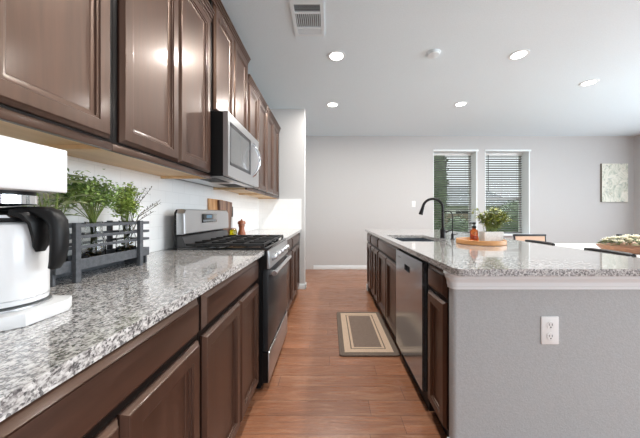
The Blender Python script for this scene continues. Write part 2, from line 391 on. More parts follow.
b.box(-0.33, XR, YB - 0.014, YB, 0, 0.072, 0.003); b.box(-0.33, XR, YB - 0.008, YB, 0.072, 0.084, 0.003)
struct('baseboard_back', b, M['trim'])
b = B()
b.box(-0.517, -0.36, YW - 0.014, YW, 0, 0.072, 0.003); b.box(-0.375, -0.36, YW - 0.014, YW + 0.136, 0, 0.072, 0.003)
b.box(-0.517, -0.365, YW - 0.008, YW, 0.072, 0.084, 0.003)
struct('baseboard_wing', b, M['trim'])

# windows, blinds
for n, (x0, x1) in enumerate((W1, W2), 1):
    b = B(); y0, y1 = YB - 0.016, YB + 0.27
    e = 0.012
    b.box(x0 - 0.004, x0 + e, y0 + 0.016, y1, WZ0, WZ1); b.box(x1 - e, x1 + 0.004, y0, y1, WZ0, WZ1)
    b.box(x0 - 0.004, x1 + 0.03, y0 - 0.008, y1, WZ1 - e, WZ1 + 0.02, 0.002); b.box(x0 - 0.05, x1 + 0.05, y0 - 0.05, y1, WZ0 - 0.025, WZ0 + 0.012, 0.004)
    wo = struct('window_%d' % n, b, M['trim'])
    b = B(); yf = YB + 0.225; fw = 0.016
    b.box(x0 + e, x0 + e + fw, yf, yf + 0.05, WZ0 + e, WZ1 - e); b.box(x1 - e - fw, x1 - e, yf, yf + 0.05, WZ0 + e, WZ1 - e)
    b.box(x0 + e, x1 - e, yf, yf + 0.05, WZ0 + e, WZ0 + e + fw); b.box(x0 + e, x1 - e, yf, yf + 0.05, WZ1 - e - fw, WZ1 - e)
    zm = 1.475
    if n == 2: b.box(x0 + e, x1 - e, yf, yf + 0.05, zm - 0.025, zm + 0.025)
    build('window_frame', b, M['vinyl'], wo)
    build('window_pane', B().box(x0 + e + fw, x1 - e - fw, yf + 0.022, yf + 0.028, WZ0 + e + fw, WZ1 - e - fw), M['pane'], wo, smooth=0)
    # blind hung inside the recess
    xa, xb = x0 + 0.018, x1 - 0.018; yb = YB + 0.195
    bl = thing('window_blind', ['slatted blind in the window behind the black faucet', 'slatted blind with wand in the window behind the potted plant'][n - 1], 'blind', ((xa + xb) / 2, yb, WZ0 + 0.02), 'slatted window blinds')
    build('headrail', B().box(xa, xb, yb - 0.025, yb + 0.025, WZ1 - 0.055, WZ1 - 0.013, 0.003), M['blindrail'], bl)
    b = B(); z = WZ1 - 0.085; tilt = math.radians(-18)
    while z > WZ0 + 0.06:
        b.box(xa, xb, -0.025, 0.025, -0.0014, 0.0014, mtx=Matrix.Translation((0, yb, z)) @ Matrix.Rotation(tilt, 4, 'X')); z -= 0.0485
    build('slats', b, M['slat'], bl, smooth=0)
    build('bottom_rail', B().box(xa, xb, yb - 0.025, yb + 0.025, WZ0 + 0.022, WZ0 + 0.04, 0.003), M['slat'], bl)
    b = B()
    for fx in (0.14, 0.5, 0.86):
        xx = xa + (xb - xa) * fx
        b.tube([(xx, yb - 0.026, WZ0 + 0.03), (xx, yb - 0.026, WZ1 - 0.05)], 0.0012, 5)
    build('ladder_cord', b, M['slat'], bl)
    if n == 2: build('tilt_wand', B().tube([(xa + 0.14, yb - 0.04, WZ1 - 0.05), (xa + 0.14, yb - 0.042, 1.62)], 0.006, 8), M['pewter'], bl)

# unseen rear and right openings, added to carry the fill lamps
b = B()
for x in (0.2, 2.07, 3.94): b.box(x, x + 0.06, YR - 0.09, YR - 0.03, 0, 2.35)
b.box(0.2, 4.0, YR - 0.09, YR - 0.03, 2.29, 2.35); b.box(0.2, 4.0, YR - 0.09, YR - 0.03, 0, 0.06)
struct('added_opening_rear', b, M['trim'])
b = B()
for y in (-1.4, 0.87, 3.14): b.box(XR + 0.03, XR + 0.09, y, y + 0.06, 0.7, 2.4)
b.box(XR + 0.03, XR + 0.09, -1.4, 3.2, 2.34, 2.4); b.box(XR + 0.03, XR + 0.09, -1.4, 3.2, 0.7, 0.76)
struct('window_3', b, M['trim'])
b = B()
for y in (3.7, 4.84): b.box(XR + 0.03, XR + 0.09, y, y + 0.06, 0.7, 2.4)
b.box(XR + 0.03, XR + 0.09, 3.7, 4.9, 2.34, 2.4); b.box(XR + 0.03, XR + 0.09, 3.7, 4.9, 0.7, 0.76)
struct('window_4', b, M['trim'])

# outdoors, beyond the back windows
struct('ground', B().box(-6, 16, YB + 0.28, 30, -0.35, -0.25), M['lawn'], smooth=0)
def bush(name, label, cat, cx, cyy, z0, rx, ry, rz, n, ls, group=None, trunk=None):
    r = thing(name, label, cat, (cx, cyy, -0.25), group)
    b = B(); rnd = random.Random(int(cx * 100 + cyy * 7))
    for _ in range(n):
        v = Vector((rnd.gauss(0, 1), rnd.gauss(0, 1), rnd.gauss(0, 1))).normalized() * (0.55 + 0.45 * rnd.random())
        p = Vector((cx + v.x * rx, cyy + v.y * ry, z0 + v.z * rz))
        b.leaf(p, v + Vector((rnd.uniform(-.7, .7), rnd.uniform(-.7, .7), rnd.uniform(-.5, .5))), (rnd.uniform(-1, 1), rnd.uniform(-1, 1), 1), ls * rnd.uniform(.7, 1.3), ls * 0.6, k=2)
    bc = bmesh.new(); bmesh.ops.create_icosphere(bc, subdivisions=3, radius=1)
    for v_ in bc.verts:
        k_ = 0.92 + 0.06 * math.sin(v_.co.x * 7 + cx) * math.cos(v_.co.z * 8) + rnd.uniform(-.05, .05)
        v_.co = Vector((cx + v_.co.x * rx * k_, cyy + v_.co.y * ry * k_, z0 + v_.co.z * rz * k_))
    b._add(bc)
    build('foliage', b, M['hedge'], r, fix=False)
    build('trunk', B().tube([(cx, cyy, -0.25), (cx + 0.03, cyy, z0 - rz * 0.4), (cx, cyy, z0 + rz * 0.3)], [0.07 * max(1, rz), 0.05 * max(1, rz), 0.02], 8), M['bark'], r)
bush('garden_tree', 'leafy tree outside the window behind the faucet', 'tree', 3.12, 8.0, 1.9, 0.36, 0.5, 1.9, 3200, 0.075)
bush('garden_shrub', 'shrub seen low through the window behind the faucet', 'shrub', 4.42, 9.2, 0.3, 0.5, 0.4, 0.8, 1800, 0.07)
bush('garden_hedge', 'tall clipped green hedge outside the window behind the potted plant', 'hedge', 6.3, 8.6, 0.62, 1.12, 0.5, 1.05, 3600, 0.075)
nb = thing('neighbour_house', 'pale house with grey roof seen through the window behind the faucet', 'house', (7.6, 15.5, -0.25))
build('wall', B().box(5.4, 9.6, 14, 17, -0.25, 1.55), M['stucco'], nb, smooth=0)
build('roof', B().rings([[(5.1, 13.7, 1.55), (9.9, 13.7, 1.55), (9.9, 17.3, 1.55), (5.1, 17.3, 1.55)], [(6.6, 15.4, 2.75), (8.4, 15.4, 2.75), (8.4, 15.6, 2.75), (6.6, 15.6, 2.75)]]), M['roofs'], nb, smooth=0)
build('window', B().box(6.6, 7.4, 13.96, 14.02, 0.6, 1.3), M['ovenglass'], nb, smooth=0)
fe = thing('garden_fence', 'weathered board fence outside beyond the shrubs', 'fence', (6, 10.5, -0.25))
b = B(); x = 0.5
while x < 12.5: b.box(x, x + 0.135, 10.5, 10.52, -0.25, 1.15); x += 0.14
build('board_panel', b, M['fence'], fe, smooth=0)
b = B(); b.box(0.5, 12.5, 10.52, 10.56, 0.0, 0.09); b.box(0.5, 12.5, 10.52, 10.56, 0.85, 0.94); build('fence_rail', b, M['fence'], fe, smooth=0)

# ------------------------------------------------------------------ cabinetry
DOOR = [(0, 0), (0, 0.006), (0.002, 0.009), (0.009, 0.0155), (0.0105, 0.0185), (0.013, 0.020), (0.050, 0.020), (0.0525, 0.0155), (0.059, 0.0145), (0.061, 0.0095), (0.069, 0.007), (0.073, 0.004), (0.076, 0.004)]
SLAB = [(0, 0), (0, 0.004), (0.003, 0.0065), (0.016, 0.0165), (0.0175, 0.0195), (0.020, 0.020)]
def door(root, y0, y1, z0, z1, xf, d, name='door'):
    return build(name, B().panel_x(y0, y1, z0, z1, xf, d, DOOR), M['wood'], root, smooth=25)
def drawer(root, y0, y1, z0, z1, xf, d):
    return build('drawer_front', B().panel_x(y0, y1, z0, z1, xf, d, SLAB), M['wood_h'], root, smooth=25)
def base_cabinet(label, y0, y1, xf, d, xback, toe, drawers, doors, group, open_top=False):
    """xf = face-frame plane, d = +1 when the fronts look towards +x."""
    r = thing('base_cabinet', label, 'cabinet', ((xf + xback) / 2, (y0 + y1) / 2, 0), group)
    e = 0.001
    lo, hi = min(xf, xback), max(xf, xback)
    b = B()
    if open_top:
        t_ = 0.018
        b.box(lo, hi, y0 + e, y0 + t_, 0.10, 0.882); b.box(lo, hi, y1 - t_, y1 - e, 0.10, 0.882); b.box(lo, hi, y0 + t_, y1 - t_, 0.10, 0.118)
        b.box(lo, lo + t_, y0 + t_, y1 - t_, 0.118, 0.882); b.box(hi - t_, hi, y0 + t_, y1 - t_, 0.118, 0.882)
    else: b.box(lo, hi, y0 + e, y1 - e, 0.10, 0.882)
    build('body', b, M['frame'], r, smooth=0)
    lo, hi = min(xback, toe), max(xback, toe)
    build('toe_kick', B().box(lo, hi, y0 + e, y1 - e, 0.0, 0.0995), M['toe'], r, smooth=0)
    for a, c in drawers: drawer(r, a, c, 0.742, 0.866, xf + d * 0.0005, d)
    for a, c in doors: door(r, a, c, 0.112, 0.722, xf + d * 0.0005, d)
    return r
XFL = -0.453
GL = 'base cabinets along the tiled wall'
base_cabinet('dark brown base cabinet directly below the white coffee maker', 0.215, 0.921, XFL, 1, XL + 0.004, XFL - 0.065, [(0.237, 0.905)], [(0.237, 0.562), (0.570, 0.905)], GL)
base_cabinet('dark brown base cabinet with wide drawer on the near side of the range', 0.921, 1.722, XFL, 1, XL + 0.004, XFL - 0.065, [(0.937, 1.648)], [(0.937, 1.311), (1.318, 1.648)], GL)
base_cabinet('dark brown base cabinet just past the far side of the range', 2.489, 3.125, XFL, 1, XL + 0.004, XFL - 0.065, [(2.505, 3.108)], [(2.505, 3.108)], GL)
base_cabinet('dark brown base cabinet against the wing wall beyond the range', 3.125, 4.06, XFL, 1, XL + 0.004, XFL - 0.065, [(3.142, 3.85)], [(3.142, 3.49), (3.497, 3.85)], GL)
XFI = 0.568; GI = 'base cabinets of the island'
base_cabinet('narrow dark brown island cabinet between dishwasher and textured grey end wall', 1.262, 1.548, XFI, -1, 1.17, 0.606, [(1.285, 1.505)], [(1.285, 1.505)], GI)
sb = base_cabinet('wide dark brown sink cabinet just past the dishwasher in the island', 2.172, 3.045, XFI, -1, 1.17, 0.606, [(2.19, 3.022)], [(2.19, 2.602), (2.610, 3.022)], GI, True)
base_cabinet('dark brown island cabinet beyond the sink cabinet, one drawer wide', 3.047, 3.575, XFI, -1, 1.17, 0.606, [(3.066, 3.55)], [(3.066, 3.305), (3.311, 3.55)], GI)
base_cabinet('narrow dark brown cabinet at the far end of the island', 3.577, 3.955, XFI, -1, 1.17, 0.606, [(3.60, 3.935)], [(3.60, 3.935)], GI)

# upper cabinets
XFU = -0.765; ZU0 = 1.372
def upper_cabinet(label, y0, y1, z0, z1, doors, group='wall cabinets over the counter', zc=None, dz0=0.034, ends=(False, False)):
    r = thing('wall_cabinet', label, 'cabinet', ((XFU + XL) / 2, (y0 + y1) / 2, z0), group)
    e = 0.0006
    b = B(); rc = 0.022 if dz0 > 0.02 else 0.0
    b.box(XL + 0.003, XFU, y0 + e, y1 - e, z0 + rc + (0.0045 if rc else 0), z1)
    if rc:
        b.box(XL + 0.003, XFU - 0.02, y0 + e, y1 - e, z0 + rc, z0 + rc + 0.0045)
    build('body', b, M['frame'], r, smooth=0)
    if rc:
        ub = B(); ub.box(XL + 0.004, XFU - 0.021, y0 + 0.0165, y1 - 0.0165, z0 + rc - 0.006, z0 + rc - 0.0005)
        ub.box(XL + 0.004, XFU - 0.021, y0 + e, y0 + 0.016, z0 + 0.001, z0 + rc - 0.0005); ub.box(XL + 0.004, XFU - 0.021, y1 - 0.016, y1 - e, z0 + 0.001, z0 + rc - 0.0005)
        build('underside', ub, M['maple'], r, smooth=0)
    if rc: build('light_rail', B().box(XFU - 0.02, XFU + 0.0004, y0 + e, y1 - e, z0, z0 + rc + 0.004, 0.0015), M['wood_h'], r)
    for a, c in doors: door(r, a, c, z0 + dz0, z1 - 0.022, XFU + 0.0005, 1)
    # stepped crown moulding along the front, with returns on the open ends
    b = B()
    for zz0, zz1, p in ((z1 - 0.012, z1 + 0.010, 0.010), (z1 + 0.010, z1 + 0.028, 0.016), (z1 + 0.028, z1 + 0.044, 0.022), (z1 + 0.044, z1 + 0.057, 0.028)):
        b.box(XFU + 0.0005 - 0.03 if zz0 > z1 - 0.001 else XFU + 0.0005, XFU + p, y0 + e - (p if ends[0] else 0), y1 - e + (p if ends[1] else 0), zz0, zz1, 0.002)
        if ends[0]: b.box(XL + 0.003, XFU, y0 - p, y0 - 0.0008, zz0 if zz0 > z1 - 0.001 else z1, zz1)
        if ends[1]: b.box(XL + 0.003, XFU, y1 + 0.0008, y1 + p, zz0 if zz0 > z1 - 0.001 else z1, zz1)
    build('crown_molding', b, M['wood_h'], r, smooth=25)
    return r
upper_cabinet('dark brown wall cabinet hung directly above the white coffee maker', 0.15, 0.944, ZU0, 2.388, [(0.172, 0.540), (0.557, 0.922)])
upper_cabinet('dark brown two-door wall cabinet between coffee maker cabinet and microwave', 0.944, 1.724, ZU0, 2.388, [(0.967, 1.334), (1.342, 1.688)])
upper_cabinet('taller-topped dark brown wall cabinet directly above the microwave', 1.728, 2.482, 1.818, 2.54, [(1.752, 2.098), (2.112, 2.458)], dz0=0.012, ends=(True, True))
upper_cabinet('dark brown two-door wall cabinet just past the microwave', 2.486, 3.19, ZU0, 2.388, [(2.505, 2.815), (2.83, 3.17)])
upper_cabinet('dark brown wall cabinet farthest along, beside the wing wall', 3.19, 4.07, ZU0, 2.388, [(3.212, 3.565), (3.58, 3.94)])

# tile backsplash (wall and wing)
b = B(); b.box(XL + 0.0005, XL + 0.008, -0.15, YW - 0.0005, 0.9145, ZU0 + 0.02)
b.box(XL + 0.008, -0.427, YW - 0.008, YW - 0.0005, 0.9145, ZU0)
tag(build('tile_backsplash', b, M['tile'], None, (XL, 2, 0.9145), smooth=0), 'glossy white subway tile backsplash between counter and wall cabinets', 'backsplash')

# countertops
XCL = -0.42
def counter(name, polys, z0, z1, label):
    b = B()
    for p in polys: b.prism(p, z0, z1)
    return tag(build(name, b, M['granite'], None, (polys[0][0][0], polys[0][0][1], z0), smooth=30), label, 'countertop')
counter('granite_countertop', [[(XL + 0.001, -0.15), (XCL, -0.15), (XCL, 1.723), (XL + 0.001, 1.723)]], 0.884, 0.914, 'speckled grey and white granite countertop under the coffee maker and crate')
counter('granite_countertop', [[(XL + 0.001, 2.487), (XCL, 2.487), (XCL, YW - 0.001), (XL + 0.001, YW - 0.001)]], 0.884, 0.914, 'speckled granite countertop under the pepper mill beyond the range')
XI0, XI1, YI0, YI1 = 0.537, 1.657, 1.135, 4.05
SX0, SX1, SY0, SY1 = 0.615, 1.02, 2.26, 2.92
counter('island_countertop', [
    arc(XI0 + 0.04, YI0 + 0.04, 0.04, 180, 270, 6) + [(XI1, YI0), (XI1, SY0), (XI0, SY0)],
    [(XI0, SY0), (SX0, SY0), (SX0, SY1), (XI0, SY1)], [(SX1, SY0), (XI1, SY0), (XI1, SY1), (SX1, SY1)],
    [(XI0, SY1), (XI1, SY1), (XI1, YI1), (XI0, YI1)]], 0.884, 0.914, 'speckled granite island countertop with the undermount sink cut into it')
# island walls, trim, outlet
WX = 0.562; WYN = 1.22
b = B(); b.prism(arc(WX + 0.02, WYN + 0.02, 0.02, 180, 270, 6) + [(1.63, WYN), (1.63, WYN + 0.04), (WX, WYN + 0.04)], 0, 0.883)
b.box(1.175, 1.29, WYN + 0.04, 3.96, 0, 0.883); b.box(WX, 1.63, 3.96, 4.0, 0, 0.883)
struct('wall_island', b, M['wall_k'], smooth=50)
def molding(prof, x0, y0, x1, ys, r=0.02):
    """profile (projection, z) swept round the bullnose corner of the island end wall"""
    b = bmesh.new(); rows = []
    for p, z in prof:
        pts = [(x0 - p, ys)] + arc(x0 + r, y0 + r, r + p, 180, 270, 8) + [(x1, y0 - p)]
        rows.append([b.verts.new((x, y, z)) for x, y in pts])
    for a, c in zip(rows, rows[1:]):
        for k in range(len(a) - 1): b.faces.new((a[k], a[k + 1], c[k + 1], c[k]))
    for k in range(len(rows[0]) - 1): b.faces.new((rows[-1][k], rows[-1][k + 1], rows[0][k + 1], rows[0][k]))
    b.faces.new([r_[0] for r_ in rows]); b.faces.new([r_[-1] for r_ in rows][::-1])
    o = B(); o._add(b); return o
struct('trim_1', molding([(0.0005, 0.806), (0.007, 0.806), (0.008, 0.818), (0.010, 0.821), (0.011, 0.838), (0.017, 0.852), (0.019, 0.855), (0.020, 0.868), (0.026, 0.872), (0.026, 0.8835), (0.0005, 0.8835)], WX, WYN, 1.63, WYN + 0.042), M['trim'], smooth=18)
struct('baseboard_island', molding([(0.0005, 0), (0.014, 0), (0.014, 0.085), (0.008, 0.1), (0.0005, 0.1)], WX, WYN, 1.63, WYN + 0.04), M['trim'], smooth=40)
struct('baseboard_far', B().box(WX - 0.012, WX + 0.03, 3.985, 4.012, 0, 0.1, 0.003), M['trim'])
ol = thing('wall_outlet', 'white duplex wall outlet on the textured grey island end wall', 'outlet', (1.0, WYN, 0.556))
build('cover_plate', B().box(0.96, 1.04, WYN - 0.006, WYN - 0.0003, 0.556, 0.683, 0.003), M['plate'], ol)
for zc in (0.645, 0.594):
    rc = build('receptacle', B().prism(arc(0, 0, 0.0165, 20, 160, 8) + arc(0, 0, 0.0165, 200, 340, 8), -0.002, 0.002, mtx=Matrix.Translation((1.0, WYN - 0.007, zc)) @ Matrix.Rotation(math.pi / 2, 4, 'X')), M['plate'], ol)
    b = B(); b.box(0.9925, 0.9945, WYN - 0.0096, WYN - 0.0088, zc - 0.002, zc + 0.008); b.box(1.0055, 1.0075, WYN - 0.0096, WYN - 0.0088, zc - 0.002, zc + 0.008)
    b.lathe([(0.0028, -0.0004), (0.0028, 0.0004)], seg=12, mtx=Matrix.Translation((1.0, WYN - 0.0092, zc - 0.009)) @ Matrix.Rotation(math.pi / 2, 4, 'X'))
    build('socket_slot', b, M['black'], rc)
sw = thing('light_switch', 'white light switch on the back wall beside the faucet window', 'light switch', (1.73, YB, 1.285))
build('cover_plate', B().box(1.695, 1.768, YB - 0.006, YB - 0.0003, 1.285, 1.405, 0.002), M['plate'], sw)
build('rocker', B().box(1.714, 1.749, YB - 0.009, YB - 0.006, 1.312, 1.378, 0.002), M['plate'], sw)

# ------------------------------------------------------------------ dishwasher, sink, taps
dw = thing('dishwasher', 'stainless steel dishwasher built into the island', 'dishwasher', (0.85, 1.86, 0))
y0, y1, z0, z1, xf = 1.557, 2.165, 0.115, 0.864, 0.538
build('tub', B().box(0.575, 1.165, y0 + 0.002, y1 - 0.002, 0.1, 0.872), M['black'], dw, smooth=0)
build('kick_plate', B().box(0.58, 0.66, y0 + 0.002, y1 - 0.002, 0, 0.0995), M['toe'], dw, smooth=0)
b = B(); py0, py1, pz0, pz1 = 1.80, 1.925, 0.748, 0.79
b.box(xf, 0.574, y0, py0, z0, z1); b.box(xf, 0.574, py1, y1, z0, z1); b.box(xf, 0.574, py0, py1, z0, pz0); b.box(xf, 0.574, py0, py1, pz1, z1)
dd = build('door', b, M['steel_dw'], dw, smooth=0)
build('pocket_handle', B().box(0.560, 0.573, py0 + 0.0005, py1 - 0.0005, pz0 + 0.0005, pz1 - 0.0005), M['black'], dd, smooth=0)
build('badge', B().box(xf - 0.0006, xf - 0.0001, 2.03, 2.09, 0.815, 0.823), M['btn'], dd, smooth=0)

sk = thing('kitchen_sink', 'undermount stainless steel sink in the island countertop', 'sink', ((SX0 + SX1) / 2, (SY0 + SY1) / 2, 0.70))
b = B(); g = 0.004
b.box(SX0 - 0.02, SX0 - g, SY0 - 0.02, SY1 + 0.02, 0.70, 0.883); b.box(SX1 + g, SX1 + 0.02, SY0 - 0.02, SY1 + 0.02, 0.70, 0.883)
b.box(SX0 - g, SX1 + g, SY0 - 0.02, SY0 - g, 0.70, 0.883); b.box(SX0 - g, SX1 + g, SY1 + g, SY1 + 0.02, 0.70, 0.883); b.box(SX0 - g, SX1 + g, SY0 - g, SY1 + g, 0.70, 0.706)
build('basin', b, M['steel_dw'], sk, smooth=0)
build('drain', B().lathe([(0.045, 0.706), (0.045, 0.709), (0.03, 0.7095), (0.026, 0.707)], (SX0 + SX1) / 2, (SY0 + SY1) / 2), M['chrome'], sk)

fx, fy, z = 1.09, 2.58, 0.914
fa = thing('kitchen_faucet', 'tall black gooseneck pull-down faucet behind the sink', 'faucet', (fx, fy, z))
build('base', B().lathe([(0.028, z + 0.0003), (0.028, z + 0.006), (0.025, z + 0.010), (0.024, z + 0.075), (0.018, z + 0.092), (0.0135, z + 0.102)], fx, fy), M['bronze'], fa)
R = 0.095; zt = 1.205
pts = [(fx, fy, z + 0.09), (fx, fy, zt - 0.06)] + [(fx - R + R * math.cos(math.radians(a)), fy, zt + R * 0.9 * math.sin(math.radians(a))) for a in range(0, 171, 10)]
build('spout', B().tube(pts, 0.0125, 12), M['bronze'], fa)
ex, ez = pts[-1][0], pts[-1][2]; dv = Vector((pts[-1][0] - pts[-2][0], 0, pts[-1][2] - pts[-2][2])).normalized()
hp = [Vector((ex, fy, ez)) + dv * k for k in (-0.004, 0.02, 0.05, 0.085)]
build('spray_head', B().tube(hp, [0.014, 0.0155, 0.018, 0.0215], 14), M['bronze'], fa)
b = B(); b.tube([(fx + 0.018, fy, z + 0.062), (fx + 0.042, fy, z + 0.062)], 0.012, 10); b.tube([(fx + 0.04, fy, z + 0.062), (fx + 0.055, fy - 0.03, z + 0.072), (fx + 0.06, fy - 0.075, z + 0.085)], [0.006, 0.006, 0.005], 8)
build('lever_handle', b, M['bronze'], fa)
gx, gy = 1.12, 2.44
ft = thing('filter_tap', 'slim black water filter tap beside the tall faucet', 'tap', (gx, gy, z))
build('base', B().lathe([(0.019, z + 0.0003), (0.019, z + 0.005), (0.012, z + 0.012), (0.012, z + 0.05), (0.009, z + 0.056)], gx, gy, 20), M['bronze'], ft)
r = 0.045; pts = [(gx, gy, z + 0.05), (gx, gy, z + 0.2)] + [(gx - r + r * math.cos(math.radians(a)), gy, z + 0.215 + r * math.sin(math.radians(a))) for a in range(0, 181, 15)] + [(gx - 2 * r, gy, z + 0.195)]
build('spout', B().tube(pts, 0.0052, 8), M['bronze'], ft)
build('lever', B().tube([(gx + 0.008, gy, z + 0.045), (gx + 0.045, gy - 0.004, z + 0.052)], [0.005, 0.004], 8), M['bronze'], ft)

# ------------------------------------------------------------------ gas range
ry0, ry1 = 1.727, 2.483
rg = thing('gas_range', 'stainless steel and black gas range between the granite countertops', 'range', (-0.72, 2.105, 0))
b = B(); b.box(-1.0, -0.432, ry0, ry1, 0.04, 0.908); b.box(-0.432, -0.4025, ry0, ry1, 0.792, 0.908); b.box(-0.432, -0.398, ry0 + 0.002, ry1 - 0.002, 0.055, 0.252)
build('body', b, M['black'], rg, smooth=0)
for yy in (ry0 + 0.05, ry1 - 0.05):
    for xx in (-0.97, -0.47): build('foot', B().lathe([(0.018, 0), (0.018, 0.012), (0.01, 0.016), (0.01, 0.0395)], xx, yy, 12), M['black'], rg)
build('cooktop', B().box(-0.985, -0.402, ry0, ry1, 0.9085, 0.928, 0.004), M['blackgloss'], rg)
b = B()
b.rings([[(-0.402, ry0 + k, 0.9078), (-0.402, ry1 - k, 0.9078), (-0.402, ry1 - k, 0.794), (-0.402, ry0 + k, 0.794)] if x is None else [(x[0], ry0 + k, 0.9078), (x[0], ry1 - k, 0.9078), (x[1], ry1 - k, 0.794), (x[1], ry0 + k, 0.794)] for k, x in ((0.001, None), (0.001, (-0.396, -0.388)), (0.006, (-0.392, -0.384)))])
cp = build('control_panel', b, M['steel'], rg, smooth=0)
for k in range(5):
    yy = ry0 + 0.11 + k * 0.135
    mt = Matrix.Translation((-0.3915, yy, 0.852)) @ Matrix.Rotation(math.radians(82), 4, 'Y')
    kn = build('knob', B().lathe([(0.024, 0.001), (0.024, 0.006), (0.019, 0.008), (0.017, 0.032), (0.015, 0.035)], seg=20, mtx=mt), M['steel'], rg)
    build('knob_skirt', B().lathe([(0.027, -0.002), (0.027, 0.003)], seg=20, mtx=mt), M['black'], kn)
od = build('oven_door', B().box(-0.431, -0.396, ry0 + 0.003, ry1 - 0.003, 0.258, 0.788, 0.003), M['ovenglass'], rg)
b = B(); b.tube([(-0.362, ry0 + 0.03, 0.757), (-0.362, ry1 - 0.03, 0.757)], 0.016, 14)
build('handle', b, M['chrome'], od)
for yy in (ry0 + 0.06, ry1 - 0.06): build('handle_bracket', B().box(-0.3965, -0.364, yy - 0.012, yy + 0.012, 0.742, 0.772, 0.003), M['steel'], od)
build('badge', B().lathe([(0.006, -0.0005), (0.006, 0.0008)], seg=12, mtx=Matrix.Translation((-0.3955, 2.1, 0.32)) @ Matrix.Rotation(math.pi / 2, 4, 'Y')), M['btn'], od)
build('storage_drawer', B().box(-0.3975, -0.390, ry0 + 0.003, ry1 - 0.003, 0.055, 0.252, 0.004), M['steel'], rg)
# grates
for k in range(3):
    a, c = ry0 + 0.012 + k * 0.245, ry0 + 0.012 + k * 0.245 + 0.24
    b = B(); x0, x1, zt, rr = -0.955, -0.425, 0.954, 0.008
    for yy in (a + 0.008, c - 0.008): b.box(x0, x1, yy - rr, yy + rr, zt - 0.014, zt, 0.002)
    for xx in (x0 + 0.008, -0.69, x1 - 0.008): b.box(xx - rr, xx + rr, a, c, zt - 0.014, zt, 0.002)
    ym = (a + c) / 2
    for xx in (-0.82, -0.56):
        b.box(xx - 0.11, xx + 0.11, ym - 0.006, ym + 0.006, zt - 0.012, zt + 0.002, 0.002); b.box(xx - 0.006, xx + 0.006, a, c, zt - 0.012, zt + 0.002, 0.002)
    for xx in (x0 + 0.008, x1 - 0.008):
        for yy in (a + 0.008, c - 0.008): b.box(xx - rr, xx + rr, yy - rr, yy + rr, 0.9282, zt - 0.006)
    build('grate', b, M['iron'], rg)
    for xx in (-0.82, -0.56):
        build('burner', B().lathe([(0.046, 0.9282), (0.044, 0.934), (0.03, 0.935), (0.03, 0.939), (0.02, 0.9395)], xx, ym, 20), M['iron'], rg)
bgp = build('backguard', B().rings([[(-1.0, ry0 + k, 0.9285 + k), (-1.0, ry1 - k, 0.9285 + k), (-1.0, ry1 - k, 1.155), (-1.0, ry1 - k - 0.02, 1.176 - k), (-1.0, ry0 + k + 0.02, 1.176 - k), (-1.0, ry0 + k, 1.155)] if x is None else
    [(x - 0.0, ry0 + k, 0.9285 + k), (x, ry1 - k, 0.9285 + k), (x - 0.002, ry1 - k, 1.155), (x - 0.004, ry1 - k - 0.02, 1.176 - k), (x - 0.004, ry0 + k + 0.02, 1.176 - k), (x - 0.002, ry0 + k, 1.155)] for k, x in ((0.002, None), (0, None), (0, -0.985))]), M['black'], rg)
build('backguard_panel', B().rings([[(x, ry0 + k, zb + k), (x, ry1 - k, zb + k), (x - 0.004, ry1 - k, 1.15), (x - 0.008, ry1 - k - 0.022, 1.179 - k), (x - 0.008, ry0 + k + 0.022, 1.179 - k), (x - 0.004, ry0 + k, 1.15)] for k, x, zb in ((0, -0.986, 1.014), (0, -0.942, 1.014), (0.006, -0.932, 1.014))]), M['steel'], bgp)
build('lower_trim', B().rings([[(x, ry0 + 0.004, za), (x, ry1 - 0.004, za), (x2, ry1 - 0.004, zb), (x2, ry0 + 0.004, zb)] for x, x2, za, zb in ((-0.987, -0.987, 0.929, 1.0), (-0.935, -0.965, 0.929, 1.0), )]) if False else B().prism([(-0.986, 0.929), (-0.925, 0.929), (-0.952, 1.0), (-0.986, 1.0)], -(ry1 - 0.004), -(ry0 + 0.004), mtx=Matrix.Rotation(math.pi / 2, 4, 'X')), M['mwdark'], bgp, smooth=0)
dp = build('display', B().box(-0.9345, -0.9305, 1.962, 2.212, 1.082, 1.147, 0.001), M['blackgloss'], bgp)
build('lcd', B().box(-0.9304, -0.9300, 2.03, 2.12, 1.115, 1.138), M['lcd'], dp, smooth=0)
build('keypad', B().box(-0.9304, -0.9300, 1.975, 2.2, 1.090, 1.104), M['btn'], dp, smooth=0)

# ------------------------------------------------------------------ microwave
mw = thing('microwave', 'stainless over-the-range microwave with bowed handle', 'microwave', (-0.87, 2.105, 1.39))
my0, my1, mz0, mz1 = 1.732, 2.48, 1.396, 1.812
build('body', B().box(XL + 0.012, -0.688, my0, my1, mz0, mz1), M['black'], mw, smooth=0)
xd = -0.656
b = B(); a0, a1, c0, c1 = my0 + 0.034, 2.235, 1.47, 1.758
b.box(-0.6875, xd, my0, a0, mz0, mz1); b.box(-0.6875, xd, a1, 2.345, mz0, mz1); b.box(-0.6875, xd, a0, a1, mz0, c0); b.box(-0.6875, xd, a0, a1, c1, mz1)
md = build('door', b, M['steel'], mw, smooth=0)
b = B(); fr_ = 0.024
b.box(-0.6875, xd - 0.002, a0, a0 + fr_, c0, c1); b.box(-0.6875, xd - 0.002, a1 - fr_, a1, c0, c1); b.box(-0.6875, xd - 0.002, a0, a1, c0, c0 + fr_); b.box(-0.6875, xd - 0.002, a0, a1, c1 - fr_, c1)
build('window_border', b, M['mwdark'], md, smooth=0)
build('window', B().box(-0.6875, xd - 0.004, a0 + fr_, a1 - fr_, c0 + fr_, c1 - fr_), M['mwglass'], md, smooth=0)
build('control_strip', B().box(-0.6875, xd, 2.346, my1, mz0, mz1), M['steel'], mw, smooth=0)
hy = 2.295
pts = [(xd - 0.002 + 0.06 * math.sin(math.pi * k / 24) ** 0.7, hy, 1.468 + 0.275 * k / 24) for k in range(25)]
